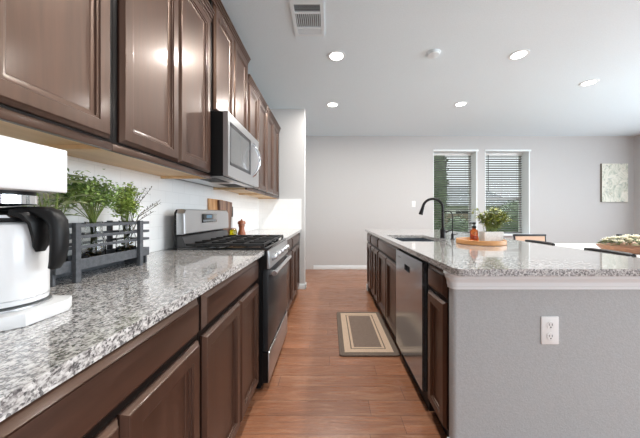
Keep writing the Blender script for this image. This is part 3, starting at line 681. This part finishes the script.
build('handle', B().tube(pts, 0.0115, 12), M['chrome'], md)
b = B(); b.box(-1.04, -0.70, my0 + 0.02, my1 - 0.02, mz0 - 0.008, mz0 - 0.0005, 0.002)
un = build('underside_panel', b, M['steel'], mw)
for yy in (1.80, 2.16): build('grease_filter', B().box(-0.9, -0.76, yy, yy + 0.24, mz0 - 0.0095, mz0 - 0.0083), M['ventdark'], un, smooth=0)

# ------------------------------------------------------------------ coffee maker and carafe
cz = 0.914
cm = thing('coffee_maker', 'white drip coffee maker with black and chrome brew basket on granite', 'coffee maker', (-0.79, 0.58, cz))
base = [(-0.630, 0.556), (-0.632, 0.650), (-0.655, 0.682), (-0.955, 0.682), (-0.955, 0.515), (-0.662, 0.523)]
build('base', B().prism(base, cz + 0.0005, cz + 0.029, bev=0.003), M['white'], cm)
build('tower', B().box(-0.955, -0.835, 0.505, 0.660, cz + 0.0295, 1.1985, 0.008), M['steel'], cm)
build('housing', B().box(-0.955, -0.632, 0.490, 0.648, 1.199, 1.302, 0.004), M['white'], cm)
kx, ky = -0.735, 0.603
build('hot_plate', B().lathe([(0.078, cz + 0.0295), (0.078, cz + 0.033), (0.07, cz + 0.0345)], kx, ky, 40), M['steel'], cm)
bk = build('brew_basket', B().lathe([(0.03, 1.166), (0.045, 1.168), (0.064, 1.171), (0.066, 1.186), (0.066, 1.1985)], kx, ky - 0.02, 36), M['black'], cm)
build('chrome_ring', B().lathe([(0.0665, 1.169), (0.071, 1.171), (0.071, 1.190), (0.0665, 1.192)], kx, ky - 0.02, 36), M['chrome'], bk)
cf = thing('coffee_carafe', 'white carafe with black handle standing in the coffee maker', 'carafe', (kx, ky, cz + 0.035))
zb = cz + 0.0348
build('vessel', B().lathe([(0.064, zb), (0.072, zb + 0.004), (0.0735, zb + 0.012), (0.0735, zb + 0.165), (0.070, zb + 0.177), (0.060, zb + 0.183)], kx, ky, 48), M['white'], cf)
build('foot_seam', B().lathe([(0.0738, zb + 0.014), (0.0742, zb + 0.0145), (0.0742, zb + 0.016), (0.0738, zb + 0.0165)], kx, ky, 48), M['steel'], cf)
b = B(); b.lathe([(0.064, zb + 0.183), (0.066, zb + 0.186), (0.062, zb + 0.2), (0.05, zb + 0.206), (0.02, zb + 0.2085)], kx, ky, 40)
lid = build('lid', b, M['black'], cf)
build('lid_latch', B().lathe([(0.063, zb + 0.190), (0.0655, zb + 0.192), (0.064, zb + 0.198), (0.061, zb + 0.199)], kx, ky, 40), M['chrome'], lid)
# handle: bridge from the lid, a tongue hugging the vessel and a broad grip curving down
hd = Vector((0.999, 0.05, 0)); sd = Vector((0.05, -0.999, 0)); cc = Vector((kx, ky, 0))
def hpt(r, z, s=0.0): return cc + hd * r + sd * s + Vector((0, 0, z))
def strap(path, wid, th):
    bb = bmesh.new(); rows = []
    for i, (r, z) in enumerate(path):
        r0, z0 = path[max(i - 1, 0)]; r1, z1 = path[min(i + 1, len(path) - 1)]
        tl = math.hypot(r1 - r0, z1 - z0); nr, nz = -(z1 - z0) / tl, (r1 - r0) / tl
        wv = wid[i] if isinstance(wid, (list, tuple)) else wid; tv = th[i] if isinstance(th, (list, tuple)) else th
        rows.append([bb.verts.new(hpt(r + nr * tv * q, z + nz * tv * q, s_ * wv)) for q, s_ in ((0.5, -0.35), (0.5, 0.35), (0.25, 0.5), (-0.25, 0.5), (-0.5, 0.35), (-0.5, -0.35), (-0.25, -0.5), (0.25, -0.5))])
    for a, c in zip(rows, rows[1:]):
        for k in range(8): bb.faces.new((a[k], a[(k + 1) % 8], c[(k + 1) % 8], c[k]))
    bb.faces.new(rows[0][::-1]); bb.faces.new(rows[-1]); return bb
b = B()
b._add(strap([(0.0, zb + 0.204), (0.05, zb + 0.207), (0.085, zb + 0.205), (0.106, zb + 0.198), (0.118, zb + 0.182), (0.122, zb + 0.155), (0.121, zb + 0.12), (0.117, zb + 0.095), (0.110, zb + 0.078)],
             [0.05, 0.046, 0.042, 0.038, 0.036, 0.035, 0.034, 0.031, 0.024], [0.016, 0.020, 0.024, 0.026, 0.024, 0.022, 0.021, 0.018, 0.012]))
b._add(strap([(0.058, zb + 0.205), (0.076, zb + 0.196), (0.0835, zb + 0.180), (0.083, zb + 0.150), (0.0815, zb + 0.128), (0.080, zb + 0.116)], [0.085, 0.075, 0.056, 0.040, 0.032, 0.020], [0.020, 0.018, 0.015, 0.013, 0.010, 0.006]))
build('handle', b, M['black'], cf, smooth=60)

# ------------------------------------------------------------------ crate with jars of cuttings
P0 = Vector((-0.873, 0.926, 0)); U = Vector((0.02, 1.0, 0)); U.normalize(); N = Vector((-U.y, U.x, 0))
ang = math.atan2(U.y, U.x)
cr = thing('slatted_crate', 'charcoal slatted wooden crate holding glass jars of cuttings', 'crate', (P0.x, P0.y, cz))
CM = Matrix.Translation((P0.x, P0.y, 0)) @ Matrix.Rotation(ang, 4, 'Z')      # local x runs along the crate, local y to the wall
L0, L1, DP = -0.07, 0.362, 0.125
levels = [(0.952, 0.990), (1.026, 1.037), (1.062, 1.073), (1.101, 1.113)]
b = B()
for z0, z1 in levels: b.box(L0, L1, 0.0, 0.010, z0, z1, 0.001, 1, CM)
build('front_slats', b, M['cratewood'], cr)
b = B()
for z0, z1 in [(0.9146, 0.990)] + levels[1:]: b.box(L0, L1, DP - 0.010, DP, z0, z1, 0.001, 1, CM)
build('back_slats', b, M['cratewood'], cr)
for xx in (L0, L1 - 0.010):
    b = B()
    for z0, z1 in [(0.9146, 0.990)] + levels[1:]: b.box(xx, xx + 0.010, 0.0105, DP - 0.0105, z0, z1, 0.001, 1, CM)
    build('end_slats', b, M['cratewood'], cr)
for xx in (-0.019, 0.280):
    build('post', B().box(xx, xx + 0.02, -0.016, -0.0003, cz + 0.0004, 1.118, 0.001, 1, CM), M['cratewood'], cr)
    build('post', B().box(xx, xx + 0.02, DP + 0.0003, DP + 0.014, cz + 0.0004, 1.118, 0.001, 1, CM), M['cratewood'], cr)
build('floor_board', B().box(L0 + 0.0105, L1 - 0.0105, 0.0105, DP - 0.0105, 0.950, 0.960, mtx=CM), M['cratewood'], cr, smooth=0)
def cpos(x, y): return CM @ Vector((x, y, 0))
def jar(label, x, group='glass jars in the crate'):
    p = cpos(x, 0.064); z = 0.9604
    r = thing('glass_jar', label, 'jar', (p.x, p.y, z), group)
    build('jar_glass', B().lathe([(0.030, z), (0.036, z + 0.004), (0.038, z + 0.02), (0.038, z + 0.085), (0.028, z + 0.11), (0.026, z + 0.15), (0.029, z + 0.158), (0.0265, z + 0.158), (0.0235, z + 0.15), (0.0255, z + 0.11), (0.0355, z + 0.085), (0.0355, z + 0.02), (0.030, z + 0.006), (0.0, z + 0.006)], p.x, p.y, 28, cap=True), M['glass'], r)
    rnd = random.Random(int(x * 1000)); b = B()
    for _ in range(72):
        a = rnd.uniform(0, 6.28); rr = 0.026 * math.sqrt(rnd.random()); zz = z + 0.012 + rnd.random() * 0.045
        s = rnd.uniform(0.004, 0.0065)
        b.lathe([(0, -s * .7), (s * .8, -s * .4), (s, 0), (s * .8, s * .4), (0, s * .7)], p.x + rr * math.cos(a), p.y + rr * math.sin(a), 7, mtx=Matrix.Translation((p.x + rr * math.cos(a), p.y + rr * math.sin(a), zz)))
    pb = build('pebbles', b, M['pebble'], r); pb['kind'] = 'stuff'
    return p
p1 = jar('glass jar in the crate holding the bushy green fern cuttings', 0.135)
p2 = jar('glass jar in the crate nearest the range', 0.300)
p3 = jar('glass jar in the crate nearest the coffee maker', -0.022)
def stems_to(b, base, tips, r=0.0016):
    for t_ in tips:
        m_ = base.lerp(t_, 0.55); m_.x = base.x + (t_.x - base.x) * 0.4; m_.y = base.y + (t_.y - base.y) * 0.4
        b.tube([base + Vector((random.uniform(-.01, .01), random.uniform(-.01, .01), 0)), m_, t_], [r * 1.2, r, r * 0.6], 5)
WALLX = XL + 0.02
def clampw(p):
    if p.x < WALLX: p.x = WALLX + random.random() * 0.01
    return p
# ferny green bunch
g = thing('fern_cuttings', 'bushy bright green fern cuttings standing in the crate', 'cuttings', (p1.x, p1.y, 0.985))
bs = B(); bl = B(); base = Vector((p1.x, p1.y, 0.985)); tips = []
for i in range(34):
    a = 2.399 * i; rr = 0.088 * math.sqrt((i + 0.5) / 34)
    tips.append(clampw(Vector((p1.x + 0.004 + rr * math.cos(a), p1.y - 0.03 + rr * math.sin(a), 1.215 + 0.095 * random.random() - rr * 0.35 + (0.02 if i < 12 else 0)))))
for t_ in tips:
    k_ = Vector((p1.x + (t_.x - p1.x) * 0.12, p1.y + (t_.y - p1.y) * 0.12, 1.125)); m_ = k_.lerp(t_, 0.55); m_.z += 0.012
    bs.tube([base + Vector((random.uniform(-.012, .012), random.uniform(-.012, .012), 0)), k_, m_, t_], [0.0018, 0.0016, 0.0013, 0.0008], 5)
    for _ in range(48):
        o = Vector((random.gauss(0, .017), random.gauss(0, .017), random.gauss(-0.010, .016))); q = clampw(t_ + o)
        bl.leaf(q, (random.uniform(-1, 1), random.uniform(-1, 1), random.uniform(-.4, .8)), (random.uniform(-.6, .6), random.uniform(-.6, .6), 1), random.uniform(.010, .020), random.uniform(.008, .013), k=2)
build('stems', bs, M['stem'], g); build('foliage', bl, M['parsley'], g, fix=False)
# lime heart with dark twigs
g = thing('twig_cuttings', 'lime leaves and dark spiky twigs in the crate jar nearest the range', 'cuttings', (p2.x, p2.y, 0.985))
bs = B(); bl = B(); base = Vector((p2.x, p2.y, 0.985)); tips = []
for i in range(16):
    a = random.uniform(0, 6.28); rr = 0.042 * math.sqrt(random.random())
    tips.append(clampw(Vector((p2.x + 0.0 + rr * math.cos(a), p2.y - 0.015 + rr * math.sin(a), 1.165 + 0.095 * random.random()))))
stems_to(bs, base, tips)
for t_ in tips:
    for _ in range(90):
        q = clampw(t_ + Vector((random.gauss(0, .014), random.gauss(0, .014), random.gauss(-0.005, .018))))
        bl.leaf(q, (random.uniform(-1, 1), random.uniform(-1, 1), random.uniform(-.3, 1)), (random.uniform(-.6, .6), random.uniform(-.6, .6), 1), random.uniform(.010, .018), random.uniform(.008, .012), k=2)
build('stems', bs, M['stem'], g); build('foliage', bl, M['lime'], g, fix=False)
bs = B(); bl = B()
for dx, dy, hz in ((0.05, 0.16, 1.215), (0.02, 0.10, 1.275), (-0.02, 0.06, 1.29), (-0.06, -0.03, 1.285), (0.08, 0.05, 1.27), (0.04, 0.13, 1.16), (-0.03, 0.12, 1.25), (0.09, 0.1, 1.2)):
    t_ = clampw(Vector((p2.x + dx, p2.y + dy, hz))); m_ = base.lerp(t_, 0.6); m_.x = base.x + dx * .35; m_.y = base.y + dy * .35; m_.z += 0.02
    path = [base, m_, t_]; bs.tube(path, [0.0022, 0.0018, 0.0008], 5)
    for k in range(26):
        u = 0.35 + 0.65 * k / 25; q = m_.lerp(t_, (u - 0.35) / 0.65)
        bl.leaf(q, (random.uniform(-1, 1), random.uniform(-1, 1), random.uniform(-.2, 1)), (0, 0, 1), random.uniform(.010, .02), .0045, k=2)
build('twigs', bs, M['twig'], g); build('needles', bl, M['twig'], g, fix=False)
# variegated sprig
g = thing('variegated_cuttings', 'pale variegated leaves behind the coffee maker', 'cuttings', (p3.x, p3.y, 0.985))
bs = B(); bl = B(); base = Vector((p3.x, p3.y, 0.985))
for i in range(18):
    a = 0.6 + i * 2.399; rr = 0.02 + 0.02 * (i % 3)
    t_ = clampw(Vector((p3.x + 0.015 + rr * math.cos(a), p3.y - 0.04 + rr * math.sin(a), 1.135 + 0.0085 * i)))
    stems_to(bs, base, [t_], 0.0018)
    d = Vector((math.cos(a), math.sin(a), 0.45))
    if d.x < -0.2: d.x = 0.2
    bl.leaf(t_, d, (0, 0, 1), 0.075, 0.038, 0.4, 5)
build('stems', bs, M['stem'], g); build('foliage', bl, M['varieg'], g, fix=False)

# ------------------------------------------------------------------ boards, oil, mill beyond the range
def leaning(name, label, poly, th, xbot, xtop, zh, mat, cat='cutting board'):
    """poly in (y, height); the board leans back from x=xbot at the counter to x=xtop at height zh"""
    tl = math.atan2(xbot - xtop, zh); L = math.hypot(xbot - xtop, zh)
    b = bmesh.new(); A = Vector((-math.sin(tl), 0, math.cos(tl))); Nn = Vector((math.cos(tl), 0, math.sin(tl)))
    o0 = Vector((xbot, 0, cz + 0.0006))
    f = [b.verts.new(o0 + Vector((0, y, 0)) + A * h + Nn * th) for y, h in poly]; k_ = [b.verts.new(o0 + Vector((0, y, 0)) + A * h) for y, h in poly]
    b.faces.new(f); b.faces.new(k_[::-1])
    for i in range(len(poly)): b.faces.new((f[i], k_[i], k_[(i + 1) % len(poly)], f[(i + 1) % len(poly)]))
    o = B(); o._add(b); yc = sum(p[0] for p in poly) / len(poly)
    return tag(build(name, o, mat, None, (xbot, yc, cz), smooth=0), label, cat)
leaning('cutting_board', 'orange tan wooden board leaning on the tile behind the range', [(2.49, 0.0), (2.62, 0.0), (2.62, 0.372), (2.335, 0.372), (2.335, 0.27), (2.49, 0.26)] if False else [(2.492, 0.0), (2.66, 0.0), (2.66, 0.368), (2.36, 0.368), (2.36, 0.2), (2.492, 0.18)], 0.016, -1.060, -1.0745, 0.37, M['tanboard'])
leaning('cutting_board', 'dark striped live-edge wooden board leaning beyond the range', [(2.56, 0.0), (2.72, 0.0), (2.78, 0.06), (2.80, 0.16), (2.84, 0.27), (2.85, 0.352), (2.70, 0.36), (2.52, 0.362), (2.525, 0.2)], 0.018, -1.038, -1.0545, 0.37, M['walnut'])
kn = thing('kitchen_knife', 'black-handled knife standing against the striped board', 'knife', (-1.03, 2.87, cz))
build('blade', B().prism([(2.855, 0.002), (2.885, 0.03), (2.89, 0.2), (2.858, 0.2)], -0.001, 0.001, mtx=Matrix.Translation((-1.045, 0, cz)) @ Matrix(((0, 0, 1, 0), (1, 0, 0, 0), (0, 1, 0, 0), (0, 0, 0, 1)))), M['steel'], kn, smooth=0)
build('handle', B().box(-1.053, -1.037, 2.858, 2.884, cz + 0.2005, cz + 0.31, 0.004), M['black'], kn)
ox, oy = -0.985, 2.74
ob = thing('oil_jar', 'squat glass jar of yellow-green oil beside the pepper mill', 'jar', (ox, oy, cz))
build('jar_body', B().lathe([(0.030, cz + 0.0005), (0.036, cz + 0.004), (0.037, cz + 0.05), (0.033, cz + 0.068), (0.031, cz + 0.074)], ox, oy, 28), M['oil'], ob)
build('cork_lid', B().lathe([(0.030, cz + 0.0745), (0.030, cz + 0.084), (0.027, cz + 0.086)], ox, oy, 24), M['tan'], ob)
px_, py_ = -0.925, 2.82
build_o = B().lathe([(0.040, cz + 0.0005), (0.042, cz + 0.006), (0.041, cz + 0.03), (0.034, cz + 0.045), (0.027, cz + 0.070), (0.027, cz + 0.09), (0.034, cz + 0.108), (0.033, cz + 0.116)], px_, py_, 28)
pmill = thing('pepper_mill', 'turned reddish wooden pepper mill on the granite', 'pepper mill', (px_, py_, cz))
build('mill_body', build_o, M['cherry'], pmill)
build('mill_head', B().lathe([(0.030, cz + 0.117), (0.040, cz + 0.126), (0.040, cz + 0.145), (0.030, cz + 0.158), (0.013, cz + 0.161), (0.008, cz + 0.165), (0.0085, cz + 0.173), (0.004, cz + 0.177)], px_, py_, 28), M['cherry'], pmill)

# ------------------------------------------------------------------ tray, soap, potted plant on the island
tx, ty, R = 1.185, 2.105, 0.174
tag(build('serving_tray', B().lathe([(R - 0.006, cz + 0.0005), (R, cz + 0.004), (R, cz + 0.034), (R - 0.004, cz + 0.036), (R - 0.012, cz + 0.036), (R - 0.014, cz + 0.033), (R - 0.016, cz + 0.011), (0.0, cz + 0.011)], tx, ty, 64), M['acacia'], None, (tx, ty, cz), smooth=40), 'round wooden tray on the island countertop', 'tray')
sx, sy, sz = 1.138, 2.11, cz + 0.0115
so = thing('soap_bottle', 'amber glass soap bottle with black pump on the wooden tray', 'soap bottle', (sx, sy, sz))
build('bottle', B().lathe([(0.026, sz), (0.029, sz + 0.003), (0.029, sz + 0.082), (0.024, sz + 0.096), (0.013, sz + 0.102), (0.013, sz + 0.108)], sx, sy, 28), M['amber'], so)
pu = build('pump_collar', B().lathe([(0.0165, sz + 0.1083), (0.0165, sz + 0.124), (0.008, sz + 0.127), (0.005, sz + 0.128), (0.005, sz + 0.142)], sx, sy, 20), M['black'], so)
b = B(); b.lathe([(0.013, sz + 0.1425), (0.013, sz + 0.153), (0.009, sz + 0.156)], sx, sy, 20); b.tube([(sx, sy, sz + 0.149), (sx - 0.03, sy - 0.004, sz + 0.151), (sx - 0.037, sy - 0.005, sz + 0.144)], [0.005, 0.0045, 0.004], 8)
build('pump_nozzle', b, M['black'], pu)
bx_, by_ = 1.255, 2.085
pl = thing('potted_plant', 'bushy yellow-green plant in a white block planter on the tray', 'plant', (bx_, by_, sz))
build('planter', B().rings([[(bx_ + sx_ * (a), by_ + sy_ * (d_), zz) for sx_, sy_ in ((-1, -1), (1, -1), (1, 1), (-1, 1))] for a, d_, zz in ((0.064, 0.036, sz), (0.068, 0.040, sz + 0.004), (0.072, 0.044, sz + 0.083), (0.070, 0.042, sz + 0.085), (0.064, 0.036, sz + 0.085), (0.063, 0.035, sz + 0.07))]), M['pot'], pl, smooth=25)
build('soil', B().box(bx_ - 0.062, bx_ + 0.062, by_ - 0.034, by_ + 0.034, sz + 0.0705, sz + 0.074), M['bark'], pl, smooth=0)
bs = B(); bl = B()
for i in range(40):
    a = random.uniform(0, 6.28); u = random.random(); rr = 0.125 * math.sqrt(u)
    base = Vector((bx_ + random.uniform(-.045, .045), by_ + random.uniform(-.02, .02), sz + 0.072))
    t_ = Vector((bx_ + 0.012 + rr * math.cos(a), by_ + rr * math.sin(a), 1.09 + 0.10 * (1 - u) + 0.02 * random.random()))
    m_ = base.lerp(t_, 0.6); m_.z += 0.02; bs.tube([base, m_, t_], [0.0022, 0.0018, 0.001], 5)
    for k in range(18):
        q = base.lerp(m_, 0.4 + 0.6 * random.random()) if k < 5 else m_.lerp(t_, random.random())
        an = random.uniform(0, 6.28); bl.leaf(q, (math.cos(an), math.sin(an), random.uniform(-.2, .8)), (0, 0, 1), random.uniform(.030, .050), random.uniform(.009, .014), 0.3, 3)
t_ = [Vector((bx_ - 0.05, by_, sz + 0.072)), Vector((bx_ - 0.075, by_, 1.14)), Vector((bx_ - 0.1, by_, 1.19)), Vector((bx_ - 0.128, by_, 1.183)), Vector((bx_ - 0.142, by_, 1.162))]
bs.tube(t_, [0.002, 0.0018, 0.0015, 0.001, 0.0007], 5)
for q in t_[1:]:
    for _ in range(5): bl.leaf(q, (random.uniform(-1, .5), random.uniform(-1, 1), random.uniform(-.8, .4)), (0, 0, 1), 0.026, 0.008, 0.3)
build('stems', bs, M['stem'], pl); build('foliage', bl, M['bamboo'], pl, fix=False)

# ------------------------------------------------------------------ floor mat
mx0, mx1, my0_, my1_ = 0.08, 0.572, 2.15, 3.10
mt_ = thing('floor_mat', 'charcoal and beige bordered kitchen mat on the wood floor', 'mat', ((mx0 + mx1) / 2, (my0_ + my1_) / 2, 0))
def rrect(x0, x1, y0, y1, r): return arc(x0 + r, y0 + r, r, 180, 270, 4) + arc(x1 - r, y0 + r, r, 270, 360, 4) + arc(x1 - r, y1 - r, r, 0, 90, 4) + arc(x0 + r, y1 - r, r, 90, 180, 4)
build('mat_base', B().prism(rrect(mx0, mx1, my0_, my1_, 0.025), 0.0005, 0.014, bev=0.005), M['mat_d'], mt_)
def band(i0, i1, z, mat, name):
    b = B()
    x0, x1, y0, y1 = mx0 + i0, mx1 - i0, my0_ + i0, my1_ - i0; d = i1 - i0
    b.box(x0, x1, y0, y0 + d, 0.0138, z); b.box(x0, x1, y1 - d, y1, 0.0138, z); b.box(x0, x0 + d, y0 + d, y1 - d, 0.0138, z); b.box(x1 - d, x1, y0 + d, y1 - d, 0.0138, z)
    build(name, b, M[mat], mt_, smooth=0)
band(0.045, 0.098, 0.0146, 'mat_b', 'beige_border'); band(0.108, 0.128, 0.0146, 'mat_b', 'inner_border')
build('mat_centre', B().box(mx0 + 0.129, mx1 - 0.129, my0_ + 0.129, my1_ - 0.129, 0.0138, 0.0144), M['mat_c'], mt_, smooth=0)

# ------------------------------------------------------------------ ceiling fittings
DL = [(0.071, 2.71, 'recessed ceiling light nearest the air vent'), (1.90, 2.69, 'recessed ceiling light above the potted plant, past the smoke detector'), (3.16, 3.264, 'recessed ceiling light on the dining side, set apart from the rows'),
      (0.045, 3.92, 'recessed ceiling light in front of the wing wall'), (1.909, 3.90, 'recessed ceiling light farthest back, in front of the faucet window'),
      (0.07, 1.49, 'added recessed ceiling light over the aisle beside the coffee maker cabinet'), (1.90, 1.47, 'added recessed ceiling light over the near end of the island')]  # these two are out of view, added along the rows to light the cabinets
for i, (x, y, lab) in enumerate(DL):
    d = thing('ceiling_light', lab, 'ceiling light', (x, y, ZC), 'recessed ceiling lights')
    build('trim_ring', B().lathe([(0.066, ZC - 0.0003), (0.092, ZC - 0.0003), (0.092, ZC - 0.003), (0.088, ZC - 0.006), (0.070, ZC - 0.006), (0.066, ZC - 0.003)], x, y, 36, cap=False), M['trim'], d)
    build('lens', B().lathe([(0.066, ZC - 0.0004), (0.066, ZC - 0.0035), (0.03, ZC - 0.0045), (0.0, ZC - 0.005)], x, y, 32), M['lamp'], d)
    l = bpy.data.lights.new('downlight', 'AREA'); l.shape = 'DISK'; l.size = 0.12; l.energy = DOWN_W; l.color = (1, 0.955, 0.90)
    lo = bpy.data.objects.new('downlight', l); C.objects.link(lo); lo.location = (0, 0, -0.012); lo.parent = d
x, y = 1.03, 2.66
sm = thing('smoke_detector', 'round white smoke detector on the ceiling', 'smoke detector', (x, y, ZC))
build('mount_plate', B().lathe([(0.068, ZC - 0.0003), (0.068, ZC - 0.010), (0.062, ZC - 0.012)], x, y, 36), M['ventwhite'], sm)
build('cap', B().lathe([(0.060, ZC - 0.0122), (0.062, ZC - 0.016), (0.058, ZC - 0.024), (0.045, ZC - 0.027), (0.0, ZC - 0.028)], x, y, 36), M['ventwhite'], sm)
vx0, vx1, vy0, vy1 = -0.302, -0.045, 1.985, 2.395
vt = thing('air_vent', 'white louvred air vent in the ceiling', 'air vent', ((vx0 + vx1) / 2, (vy0 + vy1) / 2, ZC))
b = B(); zt, z0 = ZC - 0.0004, ZC - 0.010
xa_, xb_ = vx0 + 0.028, vx1 - 0.028
b.box(vx0, xa_, vy0, vy1, z0, zt); b.box(xb_, vx1, vy0, vy1, z0, zt)
for ya, yc in ((vy0, vy0 + 0.045), (2.108, 2.128), (2.278, 2.30), (vy1 - 0.03, vy1)): b.box(xa_, xb_, ya, yc, z0, zt)
build('vent_frame', b, M['ventwhite'], vt, smooth=0)
build('duct_backing', B().box(vx0 + 0.027, vx1 - 0.027, vy0 + 0.044, vy1 - 0.029, ZC - 0.0015, ZC - 0.0004), M['ventdark'], vt, smooth=0)
for (ya, yc, dirn) in ((vy0 + 0.046, 2.107, 1), (2.129, 2.277, 0), (2.301, vy1 - 0.031, -1)):
    b = B()
    if dirn:
        n = max(3, int((yc - ya) / 0.016))
        for k in range(n):
            yy = ya + (k + 0.5) * (yc - ya) / n
            b.box(vx0 + 0.029, vx1 - 0.029, -0.006, 0.006, -0.0006, 0.0006, mtx=Matrix.Translation((0, yy, ZC - 0.0062)) @ Matrix.Rotation(math.radians(35 * dirn), 4, 'X'))
    else:
        n = 12
        for k in range(n):
            xx = vx0 + 0.029 + (k + 0.5) * (vx1 - vx0 - 0.058) / n
            b.box(-0.006, 0.006, ya, yc, -0.0006, 0.0006, mtx=Matrix.Translation((xx, 0, ZC - 0.0062)) @ Matrix.Rotation(math.radians(35), 4, 'Y'))
    build('louvers', b, M['ventwhite'], vt, smooth=0)

# ------------------------------------------------------------------ canvas
cv = thing('wall_canvas', 'pale abstract canvas in cream and sage hung on the back wall', 'picture', (5.84, YB, 1.386))
build('stretcher', B().box(5.578, 6.11, YB - 0.034, YB - 0.0005, 1.386, 2.172), M['canvas_side'], cv, smooth=0)
build('painting', B().box(5.578, 6.11, YB - 0.0355, YB - 0.0343, 1.386, 2.172), M['paint'], cv, smooth=0)

# ------------------------------------------------------------------ dining side
tb = thing('dining_table', 'white dining table on the far side of the island', 'table', (3.75, 3.05, 0))
TX0, TX1, TY0, TY1 = 2.62, 4.75, 2.5, 3.6
build('tabletop', B().box(TX0, TX1, TY0, TY1, 0.715, 0.75, 0.006), M['tabletop'], tb)
for xx in (TX0 + 0.05, TX1 - 0.12):
    for yy in (TY0 + 0.05, TY1 - 0.12): build('leg', B().box(xx, xx + 0.07, yy, yy + 0.07, 0, 0.7145, 0.004), M['tabletop'], tb)
b = B(); b.box(TX0 + 0.08, TX1 - 0.08, TY0 + 0.07, TY0 + 0.09, 0.63, 0.714); b.box(TX0 + 0.08, TX1 - 0.08, TY1 - 0.09, TY1 - 0.07, 0.63, 0.714)
build('apron', b, M['tabletop'], tb, smooth=0)
def dining_chair(label):
    r = thing('dining_chair', label, 'chair', (0, 0, 0), 'dining chairs beyond the white table')
    # faces -y (towards the table); back at +y
    build('seat', B().box(-0.23, 0.23, -0.22, 0.2, 0.43, 0.47, 0.01), M['tan'], r)
    for sx_ in (-1, 1):
        build('leg', B().tube([(sx_ * 0.21, -0.2, 0), (sx_ * 0.2, -0.19, 0.43)], [0.013, 0.016], 10), M['blackmetal'], r)
        build('leg', B().tube([(sx_ * 0.215, 0.25, 0), (sx_ * 0.205, 0.19, 0.43)], [0.013, 0.016], 10), M['blackmetal'], r)
    b = B(); b.tube([(-0.225, 0.2, 0.44), (-0.232, 0.245, 0.828), ], 0.014, 10); b.tube([(0.225, 0.2, 0.44), (0.232, 0.245, 0.828)], 0.014, 10)
    b.box(-0.246, 0.246, 0.228, 0.262, 0.806, 0.836, 0.006); b.box(-0.23, 0.23, 0.205, 0.225, 0.56, 0.585, 0.004)
    build('back_frame', b, M['blackmetal'], r)
    build('back_panel', B().rings([[(-0.218, y_, za), (0.218, y_, za), (0.222, y_ + 0.026, 0.806), (-0.222, y_ + 0.026, 0.806)] for y_, za in ((0.206, 0.586), (0.222, 0.586))]), M['tan'], r, smooth=0)
    return r
c1 = dining_chair('black-framed tan-backed dining chair near the end of the table closest to the potted plant')
c1.location = (3.04, 3.83, 0)
dup(c1, (4.62, 3.83, 0), None, 'black-framed dining chair mostly hidden behind the bowl of flowers')
# counter stools tucked at the island
def stool(label):
    r = thing('counter_stool', label, 'stool', (0, 0, 0), 'counter stools tucked under the island')
    build('seat', B().box(-0.37, -0.03, -0.17, 0.17, 0.63, 0.665, 0.012), M['blackmetal'], r)
    for sx_, sy_ in ((-0.34, -0.15), (-0.34, 0.15), (-0.05, -0.15), (-0.05, 0.15)):
        build('leg', B().tube([(sx_ * 1.0 + (-0.02 if sx_ < -0.2 else 0.03), sy_ * 1.15, 0), (sx_, sy_, 0.63)], 0.011, 8), M['blackmetal'], r)
    build('footrest', B().tube([(-0.352, -0.16, 0.22), (-0.352, 0.16, 0.22), (-0.032, 0.16, 0.22), (-0.032, -0.16, 0.22)], 0.008, 8, closed=True), M['blackmetal'], r)
    for sy_ in (-0.12, 0.12): build('back_post', B().tube([(-0.035, sy_, 0.64), (0.003, sy_, 0.9)], 0.009, 8), M['blackmetal'], r)
    build('back_rail', B().tube([(-0.012, -0.143, 0.912), (0.004, -0.11, 0.914), (0.010, 0, 0.915), (0.004, 0.11, 0.914), (-0.012, 0.143, 0.912)], 0.0125, 10), M['blackmetal'], r)
    return r
s1 = stool('black counter stool whose back rail shows in front of the tan dining chair'); s1.location = (1.705, 2.17, 0)
dup(s1, (1.705, 1.635, 0), None, 'black counter stool whose back rail shows below the bowl of flowers')
# long wooden bowl with flowers
wx, wy, wz = 3.11, 2.735, 0.7505
bm_ = []
def oval(a, c, z): return [(wx + a * math.cos(2 * math.pi * k / 40), wy + c * math.sin(2 * math.pi * k / 40), z) for k in range(40)]
tag(build('dough_bowl', B().rings([oval(0.24, 0.11, wz), oval(0.28, 0.15, wz + 0.012), oval(0.335, 0.195, wz + 0.065), oval(0.34, 0.20, wz + 0.076), oval(0.322, 0.184, wz + 0.076), oval(0.26, 0.13, wz + 0.03), oval(0.22, 0.1, wz + 0.022)]), M['bowlwood'], None, (wx, wy, wz), smooth=45), 'long carved wooden bowl on the white dining table', 'bowl')
fl = thing('flower_arrangement', 'cream flowers and sage leaves filling the long wooden bowl', 'flowers', (wx, wy, wz + 0.03))
rnd = random.Random(3); bl = B()
for i in range(34):
    a = 2.399 * i; rr = math.sqrt((i + 0.5) / 34)
    c_ = Vector((wx + 0.29 * rr * math.cos(a), wy + 0.15 * rr * math.sin(a), wz + 0.095 + 0.055 * (1 - rr * rr) + rnd.uniform(0, .022)))
    b = B()
    for ring, (n, tlt, L) in enumerate(((6, 0.15, 0.038), (6, 0.7, 0.033), (5, 1.5, 0.024))):
        for k in range(n):
            an = 2 * math.pi * k / n + ring * 0.5
            b.leaf(c_, (math.cos(an), math.sin(an), tlt), (0, 0, 1), L, L * 0.85, -0.25, 3)
    build('bloom', b, M['cream'], fl, fix=False)
for i in range(420):
    a = rnd.uniform(0, 6.28); rr = math.sqrt(rnd.random())
    q = Vector((wx + 0.31 * rr * math.cos(a), wy + 0.165 * rr * math.sin(a), wz + 0.075 + 0.065 * (1 - rr * rr) * rnd.random() + 0.015))
    bl.leaf(q, (math.cos(a) + rnd.uniform(-.6, .6), math.sin(a) + rnd.uniform(-.6, .6), rnd.uniform(0.0, .9)), (0, 0, 1), rnd.uniform(.03, .055), rnd.uniform(.012, .02), 0.25, 3)
build('foliage', bl, M['sage'], fl, fix=False)
